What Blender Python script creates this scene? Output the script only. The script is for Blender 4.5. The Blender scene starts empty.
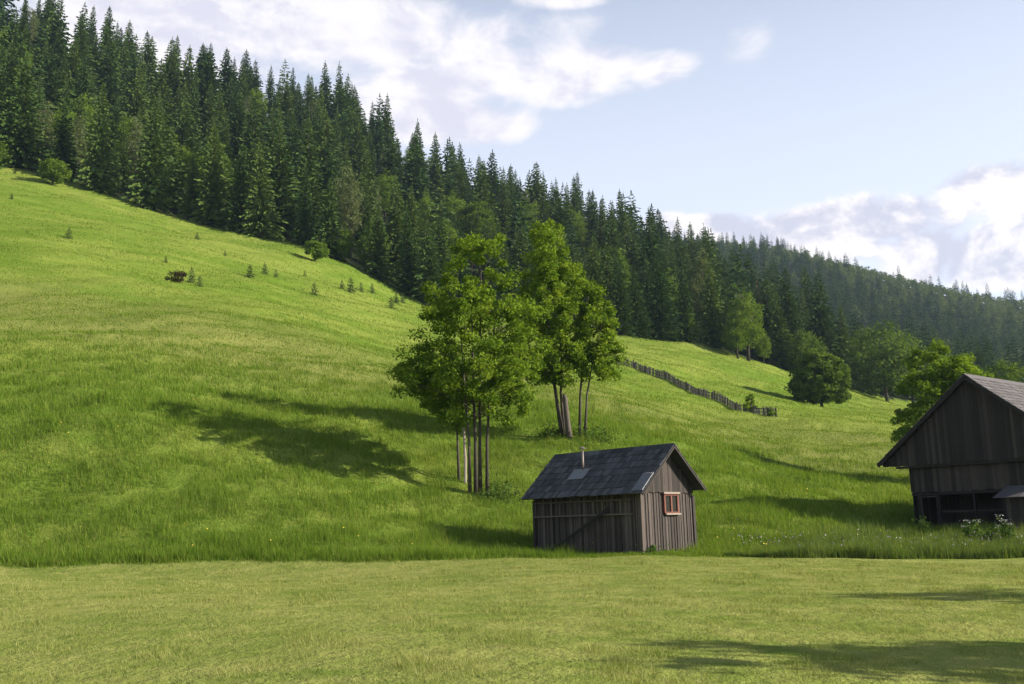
import bpy, math, random
import numpy as np
from mathutils import Vector, Matrix

rng = np.random.default_rng(7)
random.seed(7)
SC = bpy.context.scene
COL = SC.collection
R = math.radians

# ------------------------------------------------------------------ camera
EYE = 1.6
F = 995.0
PITCH = math.atan(185 / 995)
ROLL = R(-1.5)
CM = Matrix.Rotation(R(90) + PITCH, 3, 'X') @ Matrix.Rotation(ROLL, 3, 'Z')
cam = bpy.data.cameras.new('camera')
cam.lens = 35.0
cam.sensor_width = 36.0
cam.sensor_width = 36.0 * (1024 / F) * (35.0 / 36.0) * 1.0
cam.clip_start = 0.1
cam.clip_end = 9000
camo = bpy.data.objects.new('camera', cam)
COL.objects.link(camo)
camo.location = (0, 0, EYE)
camo.rotation_euler = CM.to_euler()
SC.camera = camo


def at(px, py, d):
    """world point at forward distance d seen in direction of photo pixel"""
    v = CM @ Vector(((px - 512) / F, (342 - py) / F, -1))
    s = d / v.y
    return Vector((v.x * s, d, EYE + v.z * s))


CMN = np.array(CM)


def project(P):
    P = np.atleast_2d(np.asarray(P, float)) - np.array([0, 0, EYE])
    c = P @ CMN
    w = np.maximum(-c[:, 2], 1e-3)
    return 512 + F * c[:, 0] / w, 342 - F * c[:, 1] / w, -c[:, 2]


# ------------------------------------------------------------------ terrain
pts = []      # (X, Y, z)
for px, py, d in [
    (0, 563, 36), (256, 561, 36), (512, 558, 36), (643, 555, 36.6), (830, 556, 37), (1024, 557, 37),
    (64, 562.5, 36), (128, 562, 36), (190, 561.5, 36), (320, 560.5, 36), (400, 559.5, 36), (0, 590, 25), (128, 590, 25), (256, 588, 25),
    (0, 415, 50), (0, 330, 72), (0, 230, 120), (0, 165, 190), (0, 490, 42.5),
    (125, 400, 52), (125, 480, 43), (-150, 400, 50), (-150, 130, 195), (-150, 230, 110),
    (100, 192, 187), (100, 280, 98),
    (200, 225, 185), (200, 300, 100), (200, 400, 57),
    (320, 252, 178), (300, 330, 90), (300, 420, 57), (300, 480, 45.5),
    (420, 302, 172), (475, 487, 49), (420, 400, 68), (420, 350, 105),
    (575, 440, 57.5), (560, 385, 87), (617, 362, 120), (620, 335, 172),
    (533, 552, 41.3), (697, 549, 39.4), (640, 505, 46.5),
    (750, 480, 53), (750, 430, 85), (775, 420, 97), (822, 407, 135), (700, 347, 180), (760, 362, 185),
    (890, 402, 200), (890, 430, 95), (890, 500, 60), (930, 533, 48), (985, 533, 45), (1024, 534, 43), (880, 535, 46), (1024, 440, 100), (1024, 497, 62), (1024, 400, 225),
    (1200, 430, 110), (1200, 380, 260), (1200, 548, 38),
    (60, 50, 340), (-150, -90, 345), (200, 106, 335), (340, 136, 330), (440, 200, 330), (580, 245, 325),
    (700, 296, 320), (760, 332, 315), (200, 165, 255), (400, 228, 250), (580, 290, 245),
    (60, 90, 450), (340, 165, 450), (580, 290, 430), (700, 325, 420),
    (690, 252, 720), (760, 253, 740), (850, 273, 760), (950, 298, 780), (1024, 310, 800), (1200, 330, 820),
    (820, 345, 400), (900, 372, 350), (1024, 385, 350), (770, 318, 480), (920, 330, 520), (1200, 385, 400),
    (760, 330, 1200), (1024, 370, 1300), (340, 300, 1200), (0, 260, 1200), (1200, 400, 1300),
]:
    p = at(px, py, d)
    pts.append((p.x, p.y, p.z))
pts += [(0, 3, 0), (0, 8, 0.0), (-4, 14, .05), (4, 14, 0), (0, 20, .12), (-11, 22, .3), (11, 22, 0), (-16, 30, .55), (0, 29, .3),
        (14, 30, .02), (3.3, 43.5, 1.0), (-3, 3, 0), (3, 3, 0), (24, 36, .2),
        (-30, 20, .4), (-60, 35, 4), (-90, 40, 14), (-170, 80, 58), (-60, 0, 1), (-150, 0, 30), (-300, 0, 80), (-700, 0, 120),
        (30, 15, 0), (60, 30, 0), (100, 40, 2), (200, 60, 6), (70, 0, -1), (200, 0, -2), (700, 100, 30), (700, -100, 10),
        (1, -8, 0), (-1, -8, 0), (8, -30, -.5), (-8, -30, 0), (30, -100, -2), (-30, -100, 2), (100, -400, 4), (-100, -400, 12),
        (200, -1500, 20), (-200, -1500, 20), (-1500, 0, 60), (1500, 0, 30), (0, 3000, 60), (-2000, 2200, 60), (2000, 2200, 60)]
PT = np.array(pts)


def polar(x, y):
    return np.arctan2(x, y) * 1.6, np.log(np.hypot(x, y) + 1.0)


def _k(r2):
    return r2 * np.log(r2 + 1e-9)


_a, _b = polar(PT[:, 0], PT[:, 1])
_t = (PT[:, 2] - EYE) / (np.hypot(PT[:, 0], PT[:, 1]))
_n = len(PT)
_A = np.zeros((_n + 3, _n + 3))
_A[:_n, :_n] = _k((_a[:, None] - _a) ** 2 + (_b[:, None] - _b) ** 2) - np.eye(_n) * 2e-5
_P = np.stack([np.ones(_n), _a, _b], 1)
_A[:_n, _n:] = _P
_A[_n:, :_n] = _P.T
_W = np.linalg.solve(_A, np.concatenate([_t, np.zeros(3)]))


def edge_y(x):
    """far edge of the mown meadow"""
    return 36.2 + 0.012 * x + 0.25 * np.sin(x * .45) + .12 * np.sin(x * 1.7 + 1)


_UND = [(rng.uniform(0, 6.28), rng.uniform(0, 6.28), L) for L in (3.1, 4.3, 6.1, 8.7, 13, 19, 31)]


def ground(x, y, relief=True):
    x = np.atleast_1d(np.asarray(x, float))
    y = np.atleast_1d(np.asarray(y, float))
    out = np.empty(len(x))
    for i in range(0, len(x), 20000):
        xs, ys = x[i:i + 20000], y[i:i + 20000]
        a, b = polar(xs, ys)
        K = _k((a[:, None] - _a) ** 2 + (b[:, None] - _b) ** 2)
        t = K @ _W[:_n] + _W[_n] + _W[_n + 1] * a + _W[_n + 2] * b
        r = np.hypot(xs, ys)
        z = EYE + t * r
        near = np.clip((7 - r) / 5, 0, 1)
        z = z * (1 - near)
        if relief:
            e = np.zeros_like(xs)
            for ph, ang, L in _UND:
                e += (L ** .8) * (.017 if L < 9 else .013) * np.sin((xs * math.cos(ang) + ys * math.sin(ang)) * 6.283 / L + ph
                                              + 1.5 * np.sin((ys * math.cos(ang) - xs * math.sin(ang)) * 2.1 / L))
            rough = np.clip((ys - edge_y(xs)) / 10, 0.04, 1) * np.where(ys > 0, 1, .2)
            # little gully and hummock on the slope beyond the shed
            g = np.exp(-(((xs - 12.6) * .75 + (ys - 62) * .66) / 1.6) ** 2 - (((ys - 62) * .75 - (xs - 12.6) * .66) / 9) ** 2)
            z = z + e * rough - .6 * g
        out[i:i + 20000] = z
    return out


def gz(x, y):
    return float(ground([x], [y])[0])


# ------------------------------------------------------------------ mesh helpers
def np_mesh(name, V, Fa, mat, tint=None, parent=None, smooth=False):
    me = bpy.data.meshes.new(name)
    V = np.asarray(V, np.float32)
    Fa = np.asarray(Fa, np.int32)
    k = Fa.shape[1]
    me.vertices.add(len(V))
    me.vertices.foreach_set('co', V.ravel())
    me.loops.add(Fa.size)
    me.loops.foreach_set('vertex_index', Fa.ravel())
    me.polygons.add(len(Fa))
    me.polygons.foreach_set('loop_start', np.arange(0, Fa.size, k, dtype=np.int32))
    if smooth:
        me.polygons.foreach_set('use_smooth', np.ones(len(Fa), bool))
    if tint is not None:
        a = me.attributes.new('tint', 'FLOAT', 'FACE')
        a.data.foreach_set('value', np.asarray(tint, np.float32))
    me.update(calc_edges=True)
    me.validate()
    me.materials.append(mat)
    o = bpy.data.objects.new(name, me)
    COL.objects.link(o)
    if parent is not None:
        o.parent = parent
    return o


class MB:
    def __init__(s):
        s.v, s.f, s.t = [], [], []

    def box(s, o, ax, ay, az, tint=None):
        """oriented box: corner o, three edge vectors"""
        o, ax, ay, az = Vector(o), Vector(ax), Vector(ay), Vector(az)
        if ax.cross(ay).dot(az) < 0:
            ax, ay = ay, ax
        n = len(s.v)
        for dz in (0, 1):
            for dx, dy in ((0, 0), (1, 0), (1, 1), (0, 1)):
                s.v.append(o + ax * dx + ay * dy + az * dz)
        t = random.random() if tint is None else tint
        for q in ((3, 2, 1, 0), (4, 5, 6, 7), (0, 1, 5, 4), (1, 2, 6, 5), (2, 3, 7, 6), (3, 0, 4, 7)):
            s.f.append([n + i for i in q])
            s.t.append(t)
        return s

    def b(s, x0, x1, y0, y1, z0, z1, tint=None):
        return s.box((x0, y0, z0), (x1 - x0, 0, 0), (0, y1 - y0, 0), (0, 0, z1 - z0), tint)

    def prism(s, poly, d, tint=None):
        """extrude a planar polygon (list of points) by vector d"""
        poly = [Vector(p) for p in poly]
        d = Vector(d)
        nn = (poly[1] - poly[0]).cross(poly[2] - poly[0])
        if nn.dot(d) > 0:
            poly = poly[::-1]
        n, k = len(s.v), len(poly)
        s.v += poly + [p + d for p in poly]
        t = random.random() if tint is None else tint
        s.f.append([n + i for i in range(k)])
        s.f.append([n + k + i for i in reversed(range(k))])
        for i in range(k):
            j = (i + 1) % k
            s.f.append([n + j, n + i, n + k + i, n + k + j])
        s.t += [t] * (k + 2)
        return s

    def tube(s, path, radii, sides=8, tint=None, cap=True):
        path = [Vector(p) for p in path]
        t = random.random() if tint is None else tint
        n0 = len(s.v)
        for i, p in enumerate(path):
            d = (path[min(i + 1, len(path) - 1)] - path[max(i - 1, 0)]).normalized()
            ref = Vector((1, 0, 0)) if abs(d.x) < .8 else Vector((0, 1, 0))
            u = d.cross(ref).normalized()
            w = d.cross(u)
            for k in range(sides):
                a = 2 * math.pi * k / sides
                s.v.append(p + (u * math.cos(a) + w * math.sin(a)) * radii[i])
        for i in range(len(path) - 1):
            for k in range(sides):
                a, b = n0 + i * sides + k, n0 + i * sides + (k + 1) % sides
                s.f.append([a, b, b + sides, a + sides])
                s.t.append(t)
        if cap:
            s.f.append([n0 + k for k in reversed(range(sides))])
            s.f.append([n0 + (len(path) - 1) * sides + k for k in range(sides)])
            s.t += [t, t]
        return s

    def build(s, name, mat, parent=None, smooth=False):
        me = bpy.data.meshes.new(name)
        me.from_pydata([tuple(v) for v in s.v], [], s.f)
        a = me.attributes.new('tint', 'FLOAT', 'FACE')
        a.data.foreach_set('value', s.t)
        if smooth:
            me.polygons.foreach_set('use_smooth', [True] * len(s.f))
        me.update()
        me.materials.append(mat)
        o = bpy.data.objects.new(name, me)
        COL.objects.link(o)
        if parent is not None:
            o.parent = parent
        return o


def tag(o, label=None, cat=None, group=None, kind=None):
    for k, v in (('label', label), ('category', cat), ('group', group), ('kind', kind)):
        if v:
            o[k] = v
    return o


def empty(name, loc, label, cat, group=None, rz=0.0):
    o = bpy.data.objects.new(name, None)
    COL.objects.link(o)
    o.location = loc
    o.rotation_euler = (0, 0, rz)
    return tag(o, label, cat, group)


def copy_thing(src, loc, rz, sc, label, group):
    r = src.copy()
    COL.objects.link(r)
    r.location = loc
    r.rotation_euler = (0, 0, rz)
    r.scale = sc
    r['label'] = label
    if group:
        r['group'] = group
    elif 'group' in r:
        del r['group']
    for ch in src.children:
        c = ch.copy()
        COL.objects.link(c)
        c.parent = r
    return r


# ------------------------------------------------------------------ materials
class NT:
    def __init__(s, name, world=False):
        if world:
            s.m = bpy.data.worlds.new(name)
        else:
            s.m = bpy.data.materials.new(name)
        s.m.use_nodes = True
        s.nt = s.m.node_tree
        s.nt.nodes.clear()

    def n(s, typ, **kw):
        nd = s.nt.nodes.new(typ)
        for k, v in kw.items():
            if k.startswith('i_'):
                nd.inputs[k[2:].replace('_', ' ')].default_value = v
            else:
                setattr(nd, k, v)
        return nd

    def l(s, a, b):
        s.nt.links.new(a, b)

    def math(s, op, a, b=None, c=None, clamp=False):
        nd = s.nt.nodes.new('ShaderNodeMath')
        nd.operation = op
        nd.use_clamp = clamp
        for i, v in enumerate((a, b, c)):
            if v is None:
                continue
            if isinstance(v, (int, float)):
                nd.inputs[i].default_value = v
            else:
                s.l(v, nd.inputs[i])
        return nd.outputs[0]

    def mix(s, f, a, b, blend='MIX'):
        nd = s.nt.nodes.new('ShaderNodeMix')
        nd.data_type = 'RGBA'
        nd.blend_type = blend
        for sock, v in ((nd.inputs[0], f), (nd.inputs[6], a), (nd.inputs[7], b)):
            if isinstance(v, (int, float)):
                sock.default_value = v
            elif isinstance(v, tuple):
                sock.default_value = (*v, 1) if len(v) == 3 else v
            else:
                s.l(v, sock)
        return nd.outputs[2]

    def noise(s, vec, scale, detail=4, rough=.55, dist=0):
        nd = s.nt.nodes.new('ShaderNodeTexNoise')
        nd.inputs['Scale'].default_value = scale
        nd.inputs['Detail'].default_value = detail
        nd.inputs['Roughness'].default_value = rough
        nd.inputs['Distortion'].default_value = dist
        if vec is not None:
            s.l(vec, nd.inputs['Vector'])
        return nd.outputs[0]

    def smooth(s, v, a, b, lo=0.0, hi=1.0):
        nd = s.nt.nodes.new('ShaderNodeMapRange')
        nd.interpolation_type = 'SMOOTHSTEP'
        s.l(v, nd.inputs[0])
        nd.inputs[1].default_value = a
        nd.inputs[2].default_value = b
        nd.inputs[3].default_value = lo
        nd.inputs[4].default_value = hi
        return nd.outputs[0]

    def mapping(s, vec, scale=(1, 1, 1), rot=(0, 0, 0), loc=(0, 0, 0)):
        nd = s.nt.nodes.new('ShaderNodeMapping')
        s.l(vec, nd.inputs[0])
        nd.inputs['Location'].default_value = loc
        nd.inputs['Rotation'].default_value = rot
        nd.inputs['Scale'].default_value = scale
        return nd.outputs[0]


def foliage_mat(name, dark, mid, light, trans=.3, use_obj=True, obj_amt=.35, gloss=.0, patch=None):
    t = NT(name)
    at_ = t.n('ShaderNodeAttribute', attribute_name='tint').outputs['Fac']
    f = at_
    if use_obj:
        ob = t.n('ShaderNodeObjectInfo').outputs['Random']
        f = t.math('ADD', t.math('MULTIPLY', at_, 1 - obj_amt), t.math('MULTIPLY', ob, obj_amt))
    if patch:
        g = t.n('ShaderNodeNewGeometry').outputs['Position']
        pn = t.noise(g, patch[0], 4, .6)
        f = t.math('ADD', f, t.math('MULTIPLY', t.math('SUBTRACT', pn, .5), patch[1]), clamp=True)
    cr = t.n('ShaderNodeValToRGB')
    e = cr.color_ramp.elements
    e[0].position, e[0].color = 0.0, (*dark, 1)
    e[1].position, e[1].color = 1.0, (*light, 1)
    m = e.new(.5)
    m.color = (*mid, 1)
    t.l(f, cr.inputs[0])
    c = cr.outputs[0]
    d = t.n('ShaderNodeBsdfDiffuse')
    t.l(c, d.inputs[0])
    tr = t.n('ShaderNodeBsdfTranslucent')
    t.l(t.mix(1.0, c, (1.25, 1.15, .55), 'MULTIPLY'), tr.inputs[0])
    mx = t.n('ShaderNodeMixShader', i_Fac=trans)
    t.l(d.outputs[0], mx.inputs[1])
    t.l(tr.outputs[0], mx.inputs[2])
    last = mx.outputs[0]
    if gloss > 0:
        gl = t.n('ShaderNodeBsdfGlossy', i_Roughness=.45)
        gl.inputs[0].default_value = (1, 1, 1, 1)
        m2 = t.n('ShaderNodeMixShader', i_Fac=gloss)
        t.l(last, m2.inputs[1])
        t.l(gl.outputs[0], m2.inputs[2])
        last = m2.outputs[0]
    out = t.n('ShaderNodeOutputMaterial')
    t.l(last, out.inputs[0])
    return t.m


def wood_mat(name, c0, c1, c2, grain=(9, 9, .8), rough=.85, axis='Z', bump=.35):
    """weathered planks: one tint per board, grain along the board, stains"""
    t = NT(name)
    tc = t.n('ShaderNodeTexCoord').outputs['Object']
    at_ = t.n('ShaderNodeAttribute', attribute_name='tint').outputs['Fac']
    off = t.n('ShaderNodeCombineXYZ')
    t.l(t.math('MULTIPLY', at_, 37.0), off.inputs[0])
    t.l(t.math('MULTIPLY', at_, 11.0), off.inputs[2])
    va = t.n('ShaderNodeVectorMath', operation='ADD')
    t.l(tc, va.inputs[0])
    t.l(off.outputs[0], va.inputs[1])
    sc = {'Z': grain, 'Y': (grain[0], grain[2], grain[1]), 'X': (grain[2], grain[0], grain[1])}[axis]
    g = t.noise(t.mapping(va.outputs[0], sc), 4.0, 6, .7, .4)
    big = t.noise(tc, .9, 4, .6)
    f = t.math('ADD', t.math('MULTIPLY', g, .70), t.math('MULTIPLY', at_, .58))
    f = t.math('SUBTRACT', f, t.math('MULTIPLY', big, .24), clamp=True)
    cr = t.n('ShaderNodeValToRGB')
    e = cr.color_ramp.elements
    e[0].position, e[0].color = .2, (*c0, 1)
    e[1].position, e[1].color = .85, (*c2, 1)
    e.new(.5).color = (*c1, 1)
    t.l(f, cr.inputs[0])
    p = t.n('ShaderNodeBsdfPrincipled', i_Roughness=rough)
    t.l(cr.outputs[0], p.inputs['Base Color'])
    bp = t.n('ShaderNodeBump', i_Strength=bump, i_Distance=.02)
    t.l(g, bp.inputs['Height'])
    t.l(bp.outputs[0], p.inputs['Normal'])
    out = t.n('ShaderNodeOutputMaterial')
    t.l(p.outputs[0], out.inputs[0])
    return t.m


def plain_mat(name, c, rough=.6, metal=0.0, var=.25, scale=6):
    t = NT(name)
    tc = t.n('ShaderNodeTexCoord').outputs['Object']
    nz = t.noise(tc, scale, 5, .65)
    p = t.n('ShaderNodeBsdfPrincipled', i_Roughness=rough, i_Metallic=metal)
    lo = tuple(x * (1 - var) for x in c)
    hi = tuple(min(1, x * (1 + var)) for x in c)
    t.l(t.mix(nz, lo, hi), p.inputs['Base Color'])
    out = t.n('ShaderNodeOutputMaterial')
    t.l(p.outputs[0], out.inputs[0])
    return t.m


M = {}
M['spruce'] = foliage_mat('spruce_needles', (.013, .037, .015), (.056, .100, .026), (.118, .162, .038), .10, True, .45)
M['far_spruce'] = foliage_mat('far_needles', (.018, .042, .020), (.046, .084, .030), (.125, .170, .052), .2, False)
M['dead_spruce'] = foliage_mat('brown_needles', (.045, .032, .022), (.07, .05, .032), (.095, .07, .045), .1, False)
M['maple'] = foliage_mat('maple_leaves', (.062, .122, .014), (.132, .218, .023), (.23, .315, .040), .40, True, .08)
M['maple_dark'] = foliage_mat('dull_leaves', (.046, .092, .020), (.095, .160, .030), (.175, .245, .050), .35, True, .15)
M['broadleaf'] = foliage_mat('broadleaf_leaves', (.060, .115, .018), (.110, .185, .028), (.18, .26, .045), .38, True, .3)
M['scrub'] = foliage_mat('scrub_leaves', (.030, .024, .014), (.050, .042, .022), (.075, .068, .032), .1, True, .2)
M['birch'] = foliage_mat('pale_leaves', (.085, .115, .050), (.125, .160, .070), (.18, .22, .10), .3, True, .2)
M['grass'] = foliage_mat('tall_grass_blades', (.064, .130, .014), (.116, .198, .021), (.215, .265, .058), .40, False, patch=(.12, .7))
M['mown'] = foliage_mat('mown_grass_blades', (.095, .155, .028), (.215, .250, .058), (.40, .39, .16), .25, False, patch=(.55, .9))
M['verge'] = foliage_mat('rank_grass_blades', (.06, .105, .022), (.105, .165, .035), (.17, .215, .07), .35, False, patch=(.3, .5))
M['herb'] = foliage_mat('herb_leaves', (.035, .07, .018), (.06, .11, .026), (.10, .155, .045), .3, True)
M['bark'] = wood_mat('bark', (.026, .021, .016), (.048, .039, .031), (.09, .074, .058), (5, 5, 1.2))
M['dark_bark'] = wood_mat('spruce_bark', (.016, .013, .011), (.03, .025, .02), (.05, .042, .034), (5, 5, 1.2))
M['plank'] = wood_mat('weathered_planks', (.016, .012, .0105), (.044, .034, .030), (.108, .086, .077))
M['barn_plank'] = wood_mat('barn_planks', (.011, .008, .0068), (.026, .0195, .0168), (.064, .049, .042))
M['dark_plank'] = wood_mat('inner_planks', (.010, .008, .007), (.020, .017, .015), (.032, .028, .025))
M['shingle'] = wood_mat('shed_shingles', (.016, .016, .018), (.044, .043, .048), (.10, .098, .104), (6, 6, 1.5), axis='X')
M['barn_shingle'] = wood_mat('barn_shingles', (.045, .040, .041), (.085, .077, .080), (.14, .128, .132), (6, 6, 1.5), axis='X')
M['fence'] = wood_mat('fence_wood', (.04, .037, .029), (.09, .082, .064), (.18, .165, .135), (8, 8, 1))
M['metal'] = plain_mat('dull_zinc', (.21, .21, .225), .6, .3)
M['pipe'] = plain_mat('pipe_metal', (.17, .14, .13), .6, .4)
M['ladder'] = wood_mat('ladder_wood', (.05, .04, .034), (.085, .07, .06), (.13, .11, .095), (8, 8, 1))
M['rust_red'] = wood_mat('red_brown_paint', (.075, .022, .016), (.13, .040, .027), (.20, .075, .055), (6, 6, 1))
M['pale_wood'] = wood_mat('pale_wood', (.15, .115, .095), (.23, .185, .155), (.33, .28, .24), (6, 6, 1))
M['flower_yellow'] = plain_mat('yellow_petals', (.62, .50, .04), .7)
M['flower_white'] = plain_mat('white_petals', (.42, .40, .36), .7)
M['flower_violet'] = plain_mat('violet_petals', (.24, .18, .24), .7)


def glass_mat():
    t = NT('window_glass')
    p = t.n('ShaderNodeBsdfPrincipled', i_Roughness=.08)
    tc = t.n('ShaderNodeTexCoord').outputs['Object']
    t.l(t.mix(t.noise(tc, 3, 3), (.012, .012, .014), (.04, .038, .036)), p.inputs['Base Color'])
    out = t.n('ShaderNodeOutputMaterial')
    t.l(p.outputs[0], out.inputs[0])
    return t.m


M['glass'] = glass_mat()


def ground_mat():
    t = NT('grassland')
    pos = t.n('ShaderNodeNewGeometry').outputs['Position']
    sep = t.n('ShaderNodeSeparateXYZ')
    t.l(pos, sep.inputs[0])
    X, Y = sep.outputs[0], sep.outputs[1]
    # --- hill pasture
    n1 = t.noise(pos, .035, 5, .6, .6)
    n2 = t.noise(t.mapping(pos, (.55, 1.0, 2.6), (0, 0, R(20))), .16, 6, .68, .6)
    n3 = t.noise(pos, 1.6, 6, .75)
    n4 = t.noise(pos, 7.0, 4, .7)
    f = t.math('ADD', t.math('MULTIPLY', n1, .55), t.math('MULTIPLY', n2, .55))
    c = t.mix(t.smooth(f, .42, .67), (.110, .180, .022), (.200, .242, .048))
    c = t.mix(t.math('MULTIPLY', t.smooth(n3, .50, .72), .55), c, (.07, .125, .020))
    c = t.mix(t.math('MULTIPLY', t.smooth(n4, .55, .75), .45), c, (.25, .29, .075))
    # seed heads: a pale brownish belt where the rough slope turns to pasture
    d1 = t.math('ADD', Y, t.math('MULTIPLY', t.noise(pos, .09, 3), 16.0))
    belt = t.math('MULTIPLY', t.smooth(d1, 70, 82), t.smooth(d1, 108, 90))
    c = t.mix(t.math('MULTIPLY', belt, .40), c, (.235, .215, .085))
    # --- mown meadow
    m1 = t.noise(pos, .30, 6, .7, .4)
    m2 = t.noise(pos, 2.4, 6, .75)
    m3 = t.noise(t.mapping(pos, (.8, 1.1, 1), (0, 0, R(-30))), 1.1, 5, .7, .5)
    fm = t.math('ADD', t.math('MULTIPLY', m1, .5), t.math('MULTIPLY', m3, .5))
    cm = t.mix(t.smooth(fm, .36, .64), (.140, .195, .036), (.285, .295, .088))
    cm = t.mix(t.math('MULTIPLY', t.smooth(m2, .54, .75), .6), cm, (.20, .15, .075))
    ed = t.math('SUBTRACT', Y, t.math('ADD', 36.2, t.math('MULTIPLY', X, .012)))
    ed = t.math('ADD', ed, t.math('MULTIPLY', t.math('SUBTRACT', t.noise(pos, .8, 3), .5), 1.0))
    col = t.mix(t.smooth(ed, -.3, .3), cm, c)
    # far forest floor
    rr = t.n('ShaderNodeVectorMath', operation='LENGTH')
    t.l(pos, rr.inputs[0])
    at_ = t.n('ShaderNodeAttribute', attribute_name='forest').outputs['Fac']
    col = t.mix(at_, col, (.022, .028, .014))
    p = t.n('ShaderNodeBsdfDiffuse')
    t.l(col, p.inputs[0])
    bp = t.n('ShaderNodeBump', i_Strength=.9, i_Distance=.25)
    t.l(t.math('ADD', n3, t.math('MULTIPLY', n4, .35)), bp.inputs['Height'])
    t.l(bp.outputs[0], p.inputs['Normal'])
    out = t.n('ShaderNodeOutputMaterial')
    t.l(p.outputs[0], out.inputs[0])
    return t.m


# ------------------------------------------------------------------ forest outline
FE = [(-260, 120, 197), (-150, 130, 195), (0, 165, 190), (100, 192, 187), (200, 225, 185), (320, 252, 178), (380, 282, 174),
      (420, 302, 172), (520, 325, 172), (620, 335, 172), (700, 347, 180), (760, 362, 185), (800, 382, 196), (890, 402, 205),
      (1024, 400, 225), (1300, 390, 250)]
_fe = [at(*p) for p in FE]
FE_TH = np.array([math.atan2(p.x, p.y) for p in _fe])
FE_R = np.array([math.hypot(p.x, p.y) for p in _fe])


def forest_r(th):
    return np.interp(th, FE_TH, FE_R)


# ------------------------------------------------------------------ ground sheet
def make_ground():
    th = np.unique(np.concatenate([np.linspace(-.62, .62, 430), np.linspace(-math.pi, -.62, 70), np.linspace(.62, math.pi, 70)]))
    rr = np.concatenate([[0.0], np.geomspace(.6, 26, 34)[:-1], np.geomspace(26, 130, 190)[:-1], np.geomspace(130, 900, 120)[:-1], np.geomspace(900, 3600, 16)])
    T, RR = np.meshgrid(th, rr, indexing='ij')
    x, y = RR * np.sin(T), RR * np.cos(T)
    z = ground(x.ravel(), y.ravel()).reshape(x.shape)
    nt, nr = x.shape
    V = np.stack([x, y, z], -1).reshape(-1, 3)
    i = np.arange(nt - 1)[:, None] * nr + np.arange(nr - 1)[None]
    Fq = np.stack([i, i + 1, i + nr + 1, i + nr], -1).reshape(-1, 4)[:, ::-1]
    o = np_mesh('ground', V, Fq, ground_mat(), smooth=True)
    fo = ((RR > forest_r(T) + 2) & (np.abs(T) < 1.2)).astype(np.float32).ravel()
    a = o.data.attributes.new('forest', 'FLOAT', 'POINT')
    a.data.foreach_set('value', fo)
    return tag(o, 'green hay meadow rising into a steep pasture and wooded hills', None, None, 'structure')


make_ground()


# ------------------------------------------------------------------ card generators
def cards(C, size, aspect, r, bias=(0, 0, .6), fold=None):
    """diamond leaf cards with random orientation"""
    n = len(C)
    N = r.normal(size=(n, 3)) + np.array(bias) * 1.2
    N /= np.linalg.norm(N, axis=1)[:, None] + 1e-9
    U = np.cross(N, r.normal(size=(n, 3)))
    U /= np.linalg.norm(U, axis=1)[:, None] + 1e-9
    W = np.cross(N, U)
    s = np.asarray(size).reshape(-1, 1) * np.ones((n, 1))
    V = np.stack([C - U * s * .5, C + W * s * .5 * aspect - U * s * .08, C + U * s * .5, C - W * s * .5 * aspect - U * s * .08], 1)
    return V.reshape(-1, 3), np.arange(4 * n).reshape(-1, 4)


def blades(P, h, w, r, lean=.35, wind=(-.1, 0)):
    n = len(P)
    a = r.uniform(0, 2 * np.pi, n)
    U = np.stack([np.cos(a), np.sin(a), np.zeros(n)], 1) * (w * .5)[:, None]
    la = r.uniform(0, 2 * np.pi, n)
    lm = np.abs(r.normal(0, lean, n)) * h
    tip = P + np.stack([np.cos(la) * lm + wind[0] * h, np.sin(la) * lm + wind[1] * h, h], 1)
    V = np.stack([P - U, P + U, tip], 1).reshape(-1, 3)
    return V, np.arange(3 * n).reshape(-1, 3)


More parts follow.
